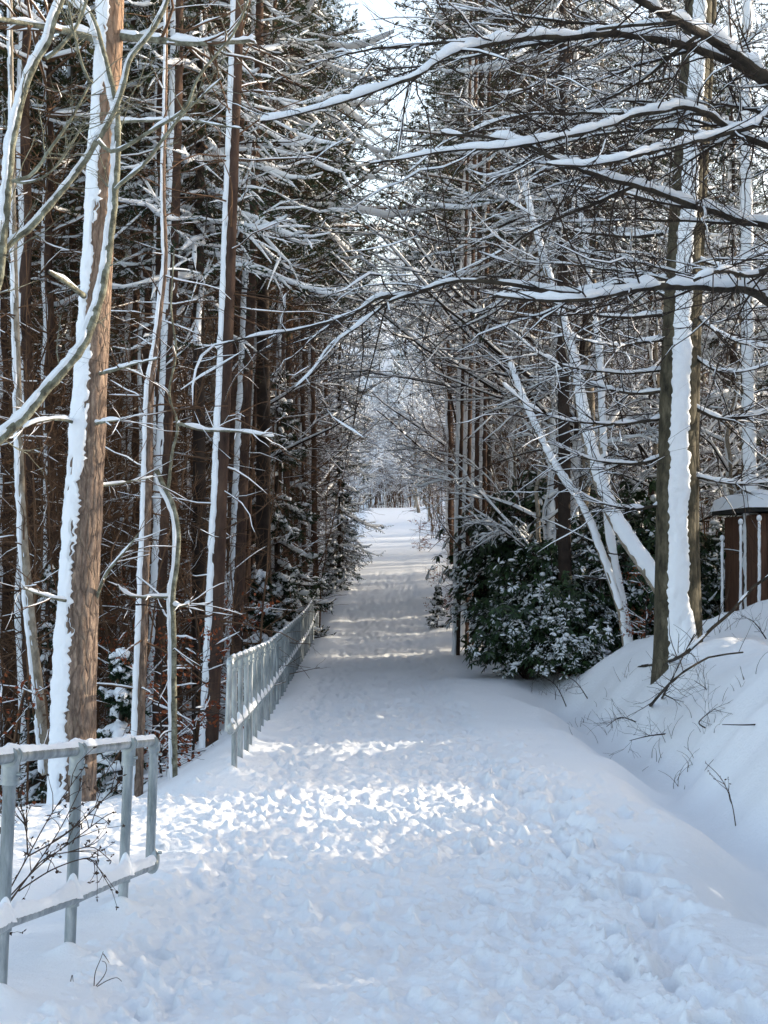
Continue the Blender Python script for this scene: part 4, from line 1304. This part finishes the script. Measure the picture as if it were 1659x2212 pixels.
scatter('bare', [0, 1, 2, 3, 4], 44, (28, 130), 1, 1.8, .8, 1.25, .2)
scatter('spruce', [1, 3], 18, (40, 140), -1, 4, .8, 1.2, .6)
scatter('spruce', [1, 3], 20, (45, 140), 1, 4, .8, 1.2, .8)
# snow-laden trees closing the view over the far path
for i in range(26):
    y = rng.uniform(50, 150)
    sd_ = rng.choice([-1, 1])
    place('bare', 3, sd_ * rng.uniform(3.6, 7.5) + .3, y, rng.uniform(.9, 1.5))
for i in range(70):
    y = rng.uniform(158, 320)
    k = rng.choice([3, 3, 3, 1])
    place('bare', 3, rng.normal(0, .06) * y, y, rng.uniform(1.5, 2.3)) if k == 3 else place('spruce', 3, rng.normal(0, .06) * y, y, rng.uniform(1.1, 1.6))
for i, y in enumerate(np.arange(.5, 13.2, 1.4)):  # off-frame row added to thicken the sun block
    place('spruce', 1, 10.2 + rng.uniform(-.3, .3), y, rng.uniform(.7, .85), None, "off-frame dark spruce added in the middle row to shade the path", "off-frame spruces added to block the sun")
# spruces added just outside the frame, right, so their shade covers the path
for i, y in enumerate(np.concatenate([np.arange(1, 12.5, 1.1), np.array([17.4, 18.3]), np.arange(20.6, 30, 1.4)])):
    x = 8.2 + rng.uniform(-.3, .3)
    place('spruce', 1 if i % 3 else 3, x, y, (rng.uniform(.8, .95) if i % 3 else .58) * (1.25 if y > 20 else 1.), None, "off-frame dark spruce added in the row shading the path from the right", "off-frame spruces added to block the sun")
for i, y in enumerate([2, 4.2, 6.5, 8.6, 10.8, 12.2, 13.7, 19.4, 24.2, 26.5]):  # deeper off-frame row, added to stop stray sun
    place('spruce', 1, 12.5 + rng.uniform(-.6, .6), y, rng.uniform(.9, 1.1), None, "off-frame dark spruce added in the second row to shade the path", "off-frame spruces added to block the sun")

for i, y in enumerate(np.arange(27, 66, 3.0)):  # spruces added past the frame edge to keep sun off the far path
    place('spruce', 1, .255 * y + 1.6 + rng.uniform(-.2, .8), y, rng.uniform(.7, .9), None, "off-frame dark spruce added in the row shading the path from the right", "off-frame spruces added to block the sun")
for x, y, k, s_ in [(-4.3, 32, 1, .95), (-4.6, 38, 1, 1.), (-2.3, 45, 0, 1.05), (-4.2, 47, 1, 1.05), (-2.4, 54, 1, 1.1), (-3.3, 62, 0, 1.2), (2.9, 48, 1, 1.), (3.6, 56, 0, 1.1), (2.8, 64, 1, 1.1), (4.4, 52, 1, 1.05), (3.3, 74, 1, 1.2), (-2.6, 72, 1, 1.2)]:
    place('pine', k, x, y, s_)
for x, y, s_ in [(4.4, 38, .9), (3.5, 43, 1.), (4.1, 49, 1.), (4.0, 58, 1.1), (4.6, 70, 1.2)]:
    place('bare', 4, x, y, s_, rng.uniform(-.5, .5))

place('pine', 3, -2.9, 31, 1., .3, "wide-crowned pine behind the railing whose dark boughs roof the path")
place('pine', 3, -2.7, 26, .95, 1.9, "wide-crowned pine nearest the camera on the left, its boughs high over the railing")
place('pine', 3, 3.1, 28.5, .95, .9, "wide-crowned pine rising out of the evergreen bushes, its boughs high over the path")
place('pine', 3, 3.0, 36.5, 1., 2., "wide-crowned pine behind the four pines whose boughs reach over the path")
for x, y, s_ in [(-3.2, 150, 2.2), (-1.6, 156, 2.), (-.2, 159, 2.3), (1.2, 157, 2.), (2.6, 153, 2.2), (3.9, 149, 2.), (-4.6, 146, 2.1), (.6, 168, 2.6), (-1.2, 170, 2.6), (2.2, 170, 2.6)]:
    place('thicket', 1, x, y, s_)
for x, y, s_ in [(-3., 139, .75), (3.4, 140, .8), (-2.2, 146, .7), (2.4, 147, .75), (-1.2, 152, .7), (1.4, 152.5, .75), (.1, 154.5, .8), (-.6, 158, .9), (.9, 159, .9), (3.3, 155, .9), (-2.9, 155, .9)]:
    place('bare', 3, x, y, s_)
for x, y, k, s_ in [(3.0, 96, 3, 1.25), (-2.7, 104, 3, 1.3), (3.2, 112, 3, 1.4), (-2.9, 120, 3, 1.4), (3.0, 128, 0, 1.6), (-3.0, 134, 3, 1.5), (2.8, 142, 3, 1.5), (-2.6, 147, 3, 1.6), (3.4, 152, 3, 1.7), (.2, 160, 3, 1.6), (-1.8, 163, 3, 1.5), (2.2, 165, 0, 1.5)]:
    place('bare', k, x, y, s_)
place('pine', 3, -2.9, 43, 1.1, 1.1, "second wide-crowned pine along the railing, farther from the camera")
place('pine', 3, 3.6, 56, 1.2, 2.6, "far wide-crowned pine leaning its boughs over the path's right edge")
for x, y, k, s_, r_ in [(3.7, 29, 1, 1.45, .6), (-4.4, 37, 1, 1.5, 2.2), (3.4, 47, 0, 1.8, 1.), (-3.4, 56, 1, 1.7, .2), (3.6, 66, 1, 1.8, 2.9), (-4.2, 70, 0, 2., 1.6)]:
    place('bare', k, x, y, s_, r_)

for y, s_ in ((12.9, .62), (13.9, .5), (16.2, .55), (17.0, .62)):  # added off-frame to narrow the band of sun on the path
    place('spruce', 1, 8.3, y, s_, None, "smaller off-frame dark spruce added to narrow the sun gap right of the path", "off-frame spruces added to block the sun")

# describe the scattered ones by look and by where they stand
def place_words(px, x, y):
    if px < 250: w = "left of the big pine"
    elif px < 430: w = "right of the big pine"
    elif px < 560: w = "behind the railing's near end"
    elif px < 715: w = "behind the railing's far end"
    elif px < 830: w = "left of the far path"
    elif px < 985: w = "right of the far path"
    elif px < 1180: w = "behind the four pines"
    elif px < 1420: w = "behind the leaning trunks"
    else: w = "beyond the grey beech"
    for lim, d in ((26, "close"), (33, "near"), (41, "set back"), (50, "deep"), (60, "very deep"), (75, "far back"), (95, "distant"), (125, "very distant"), (158, "by the crest"), (210, "past the crest"), (260, "up the far slope"), (999, "highest on the far slope")):
        if y < lim:
            break
    return w, d
KW = {"pine": ["straight pine", "tall straight pine", "thin pine", "wide-crowned pine"], "bare": ["bare branching tree", "tall bare branching tree", "small brown-twigged tree", "snow-laden bare tree", "leaning brown-twigged tree"],
      "thicket": ["brown twiggy thicket", "low snowy thicket", "tall twiggy thicket"], "spruce": ["spruce", "broad dark spruce", "little spruce", "tall dark spruce", "towering long-boughed spruce"]}
ORD = ["first", "second", "third", "fourth", "fifth", "sixth", "seventh", "eighth", "ninth", "tenth", "eleventh", "twelfth", "thirteenth", "fourteenth", "fifteenth"]
cells = {}
for rec in PLACED:
    o, kind, k, x, y, s = rec
    px = project((x, y, zg(x, y) + 2))[0]
    w, d = place_words(px, x, y)
    cells.setdefault((KW[kind][k] + (", " + d + " " + w), kind), []).append((px, o))
for (txt, kind), lst in cells.items():
    lst.sort(key=lambda e: e[0])
    for i, (px, o) in enumerate(lst):
        o["label"] = txt if len(lst) == 1 else ("leftmost " if i == 0 else "rightmost " if i == len(lst) - 1 else ORD[i] + " from left, " if i < len(lst) / 2 else ORD[len(lst) - 1 - i] + " from right, ") + txt
        o["group"] = {"pine": "pines in the wood", "bare": "bare trees in the wood", "thicket": "twiggy undergrowth", "spruce": "spruces in the wood"}[kind]

# ------------------------------------------------------------------ shed and stakes
sx, sy = at(1645, 24), 24.0
sz = zg(sx + .3, sy) - .15
sh = thing("wooden_shed", "brown boarded shed with thick snow on its roof at the right edge", "shed", (sx, sy, sz))
mb = MB()
k = 0
x = sx
while x < sx + 3.2:
    mb.box((x, sy + .004 * (k % 2), sz), (x + .085, sy + .03, sz + 1.72 + .02 * rng.normal()))
    x += .095; k += 1
y = sy
while y < sy + 2.4:
    mb.box((sx - .03, y, sz), (sx - .002, y + .085, sz + 1.72))
    y += .095
part("wall", mb, M['board'], sh, smooth=False)
mb = MB(); mb.box((sx + .0, sy + .035, sz + .02), (sx + 3.2, sy + 2.4, sz + 1.70))
part("inner_wall", mb, M['felt'], sh, smooth=False)
mb = MB()
mb.box((sx - .22, sy - .25, sz + 1.76), (sx + 3.5, sy + 2.6, sz + 1.86))
part("roof", mb, M['felt'], sh, smooth=False)
gx, gy = np.meshgrid(np.linspace(0, 1, 40), np.linspace(0, 1, 30), indexing='ij')
ed = np.minimum(np.minimum(gx, 1 - gx) * 3.8, np.minimum(gy, 1 - gy) * 2.9)
h = .24 * (1 - np.exp(-ed / .07)) * (1 + .25 * fbm(gx * 5, gy * 4, 3))
mb = MB(); mb.grid(np.stack([sx - .27 + gx * 3.8, sy - .30 + gy * 2.95, sz + 1.85 + h - .03 * (ed < .01)], -1))
part("roof_snow", mb, M['snow'], sh)
for i, (px, y0, y1, d, lb) in enumerate([(1600, 1310, 1130, 23.2, "tall snow-crusted stake nearest the shed's corner"), (1640, 1292, 1122, 22.6, "snow-crusted stake at the right edge in front of the shed"), (1560, 1300, 1165, 24.2, "shortest snow-crusted stake left of the shed")]):
    p1 = P(px, y1, d)
    p0 = np.array([p1[0] - .01, d, zg(p1[0], d) - .1])
    st = thing("wooden_stake", lb, "stake", p0, "stakes in front of the shed")
    mb = MB(); mb.tubes(spline(np.stack([p0, (p0 + p1) / 2, p1]), 8), np.full(8, .02), 8, True)
    part("pole", mb, M['birch'], st)
    sm = MB(); strip(sm, spline(np.stack([p0, (p0 + p1) / 2, p1]), 20), np.full(20, .02), (-.2, -.98), 70, 70, .012, .04, 7, .3, -.6, i, 2)
    sm.blobs(p1[None] + [[0, 0, .02]], np.array([[.04, 0, 0]]), np.array([[0, .04, 0]]), np.array([[0, 0, .05]]), 8, 4)
    part("snow", sm, M['snow'], st)

# ------------------------------------------------------------------ fallen branch and weeds
def on_ground(px, py, lift=.03):
    p = hit(px, py)
    return p + np.array([0, 0, lift])

def wood(name, label, cat, lists, r0, r1, mat, th=.0, twig=(10, .2, .7), depth=None, group=None):
    base = None
    bm, sm = MB(), MB()
    root = None
    for li, pl in enumerate(lists):
        a = np.array([P(p[0], p[1], p[2]) for p in pl])
        if root is None:
            g = a[0]
            root = thing(name, label, cat, (g[0], g[1], zg(g[0], g[1])), group)
        q = spline(a, max(10, 5 * len(a)))[None]
        r = np.linspace(r0, r1, q.shape[1])[None] * (1 if li == 0 else .7)
        bm.tubes(q, r, 6, True)
        if th:
            caps(sm, q, r, th, -.1, 6, 1)
        if twig:
            k1, kr = kids(q, r, twig[0], 5, twig[1], twig[2], 45, .15, 1, .16, .02, .8, .4, rmax=.006)
            bm.tubes(k1, np.maximum(kr, .0015), 4)
            k2, kr2 = kids(k1, kr, 3, 4, .06, .25, 42, .2, 1, .18, 0, .8, .7)
            bm.tubes(k2, np.maximum(kr2, .0012), 3)
    part("branch", bm, M[mat], root)
    if sm.v:
        part("snow", sm, M['snow'], root)
    return root

def g2(px, py, up=0.):
    h_ = hit(px, py)
    return (px, py, h_[1] - up)
wood("fallen_branch", "long dark fallen branch slanting up the snowy bank below the shed", "branch",
     [[g2(1381, 1441), g2(1436, 1431, .1), (1483, 1409, 14.6), (1537, 1358, 14.9), (1585, 1317, 15.2), (1625, 1270, 15.4), (1690, 1225, 15.6)]], .026, .014, 'dark_limb', .02, (12, .2, .8))
wood("fallen_branch", "smaller dark forked branch stuck in the bank in front of the long fallen one", "branch",
     [[g2(1405, 1524), (1453, 1470, 13.2), (1497, 1439, 13.4), (1534, 1419, 13.6), (1605, 1409, 13.8)],
      [g2(1430, 1508), (1455, 1460, 13.6), (1478, 1412, 14.), (1500, 1370, 14.2)]], .018, .008, 'dark_limb', .0, (10, .15, .6))
for i, (pts, lb) in enumerate([([(1480, 1545), (1530, 1500), (1500, 1470)], "thin twig tangle at the foot of the forked branch"),
                               ([(1225, 1530), (1200, 1480), (1160, 1455)], "wiry dead stems arching at the ditch's edge"),
                               ([(1270, 1510), (1240, 1470), (1190, 1450)], "feathery dry sprig lying beside the ditch"),
                               ([(1375, 1560), (1340, 1550), (1310, 1570)], "dark crooked twig in the bottom of the ditch"),
                               ([(1440, 1585), (1400, 1590), (1360, 1600)], "flat thin twigs lying on the lower bank"),
                               ([(1640, 1565), (1600, 1566), (1560, 1565)], "straight single stick lying on the upper bank"),
                               ([(1530, 1575), (1510, 1560), (1545, 1530)], "small pale twig cluster on the middle of the bank"),
                               ([(1230, 1420), (1210, 1380), (1180, 1400)], "bramble stems under the low snow-covered bush"),
                               ([(1330, 1400), (1290, 1370), (1240, 1385)], "arching bramble stems left of the grey beech's foot"),
                               ([(1420, 1372), (1380, 1360), (1320, 1395)], "dark broken bough leaning on the grey beech's foot"),
                               ([(1655, 1380), (1630, 1345), (1600, 1330)], "dried leafy sprig at the right edge of the bank")]):
    g0 = hit(*pts[0])
    wood("dead_twig", lb, "twig", [[(pts[0][0], pts[0][1], g0[1]), (pts[1][0], pts[1][1], g0[1] - .05), (pts[2][0], pts[2][1], g0[1] - .1)]],
         .008 if i != 9 else .02, .003, 'twig_dark', 0, (9, .08, .35) if i != 5 else None, group="twigs on the bank")

for i, (px, py, lb) in enumerate([(1268, 1560, "grass blades poking through the snow in the ditch bottom"), (1175, 1500, "grass blades at the ditch's left lip"), (1420, 1640, "grass blades on the lower bank below the flat twigs"),
                               (1520, 1590, "grass blades in the middle of the bank"), (1610, 1480, "grass blades high on the bank near the right edge"), (1345, 1480, "grass blades left of the fallen branch's tip"),
                               (1240, 1475, "grass blades beside the bramble stems"), (1560, 1360, "grass blades behind the long fallen branch"), (1480, 1690, "grass blades at the foot of the bank near the bent stalk"), (1300, 1600, "grass blades lowest along the ditch")]):
    g0 = hit(px, py)
    if g0[1] > 40:
        continue
    root = thing("grass_tuft", lb, "grass", (g0[0], g0[1], zg(g0[0], g0[1])), "grass poking through the bank snow")
    gm = MB()
    nb_ = 9
    b0 = np.stack([g0[0] + rng.normal(0, .12, nb_), g0[1] + rng.normal(0, .12, nb_), np.full(nb_, 0.)], 1)
    b0[:, 2] = base_z(b0[:, 0], b0[:, 1]) - .03
    d0 = nrm(rng.normal(size=(nb_, 3)) * [.45, .45, 0] + [0, 0, 1.])
    L_ = rng.uniform(.12, .34, (nb_, 1))
    bend_ = nrm(rng.normal(size=(nb_, 3)) * [1, 1, .1] + [0, 0, -.3])
    t_ = np.linspace(0, 1, 6)[None, :, None]
    gm.tubes(b0[:, None] + d0[:, None] * L_[:, None] * t_ + bend_[:, None] * L_[:, None] * .45 * t_ ** 2.5, np.repeat(np.linspace(.003, .0012, 6)[None], nb_, 0), 4)
    part("blades", gm, M['dry'], root)
# tall weed stalk at right and stalks in the foreground
def stalks(name, label, lists, r, seeds=0, group=None, mat='dry'):
    bm, sm = MB(), MB()
    root = None
    for pl in lists:
        a = np.array([P(*p) for p in pl])
        if root is None:
            root = thing(name, label, "weed", (a[0][0], a[0][1], zg(a[0][0], a[0][1])), group)
        q = spline(a, max(8, 5 * len(a)))[None]
        bm.tubes(q, np.linspace(r, r * .5, q.shape[1])[None], 5)
        if seeds:
            k1, kr = kids(q, np.full(q.shape[:2], r), seeds, 5, .04, .2, 40, .3, 1, .2, .02, .9, .6)
            bm.tubes(k1, np.maximum(kr, .0009), 4)
            e = np.concatenate([k1[:, -1], k1[rng.random(len(k1)) < .5, 2], q[0, -1:]])
            n = len(e)
            jj = lambda s_: nrm(rng.normal(size=(n, 3))) * (s_ * rng.uniform(.5, 1.4, (n, 1)))
            sm.blobs(e, jj(.008), jj(.006), jj(.006), 5, 2)
            sm.blades(np.repeat(e, 2, 0), nrm(rng.normal(size=(2 * n, 3))), rng.uniform(.01, .028, 2 * n), .007)
    part("stem", bm, M[mat], root)
    if sm.v:
        part("seed_head", sm, M['dry'], root)
    return root
d_ = hit(1590, 1790)[1]
stalks("weed_stalk", "single tall bent weed stalk on the right shoulder of the path", [[(1590, 1790, d_), (1582, 1740, d_), (1568, 1700, d_), (1550, 1672, d_), (1524, 1648, d_)]], .0045, 6)
stalks("dry_weed", "large branching dry weed with dark seed heads behind the foreground railing",
       [[(-8, 1975, 6.3), (60, 1850, 6.25), (110, 1760, 6.2), (165, 1680, 6.2)],
        [(-5, 1980, 6.3), (70, 1880, 6.35), (130, 1790, 6.4), (180, 1690, 6.45)],
        [(0, 1960, 6.2), (80, 1875, 6.1), (165, 1810, 6.05), (225, 1765, 6.), (245, 1755, 6.)],
        [(60, 1850, 6.25), (130, 1810, 6.2), (180, 1770, 6.15), (230, 1720, 6.1), (256, 1690, 6.1)],
        [(40, 1925, 6.3), (110, 1880, 6.3), (180, 1855, 6.3), (205, 1865, 6.3), (225, 1895, 6.3)],
        [(20, 1950, 6.3), (90, 1860, 6.3), (150, 1840, 6.3), (200, 1830, 6.3), (240, 1860, 6.3)],
        [(60, 1845, 6.2), (55, 1780, 6.2), (45, 1740, 6.2)]], .0035, 9)
stalks("dry_weed", "thin dry weed at the very left edge beside the railing post", [[(-10, 2020, 6.6), (2, 1900, 6.6), (10, 1790, 6.6), (14, 1710, 6.6)], [(-20, 2060, 6.2), (10, 2010, 6.2), (40, 1975, 6.2)]], .0025, 7)
g_ = hit(205, 2128)[1]
stalks("grass_stalk", "bent dry grass stalks with a tiny seed head in the left foreground snow", [[(203, 2130, g_), (206, 2100, g_), (218, 2070, g_), (223, 2055, g_)], [(207, 2130, g_), (222, 2112, g_), (230, 2095, g_), (228, 2080, g_), (220, 2076, g_)], [(210, 2131, g_), (232, 2118, g_), (252, 2112, g_), (263, 2120, g_)], [(223, 2060, g_), (230, 2070, g_), (236, 2080, g_)]], .0022)
g_ = hit(158, 2130)[1]
stalks("grass_stalk", "short hooked grass blades left of the bent stalks", [[(151, 2132, g_), (153, 2118, g_), (156, 2106, g_), (158, 2118, g_), (160, 2132, g_)], [(168, 2131, g_), (172, 2124, g_), (178, 2123, g_), (181, 2130, g_)]], .0022)

print("objects", len(bpy.data.objects), "verts", sum(len(m.vertices) for m in bpy.data.meshes))
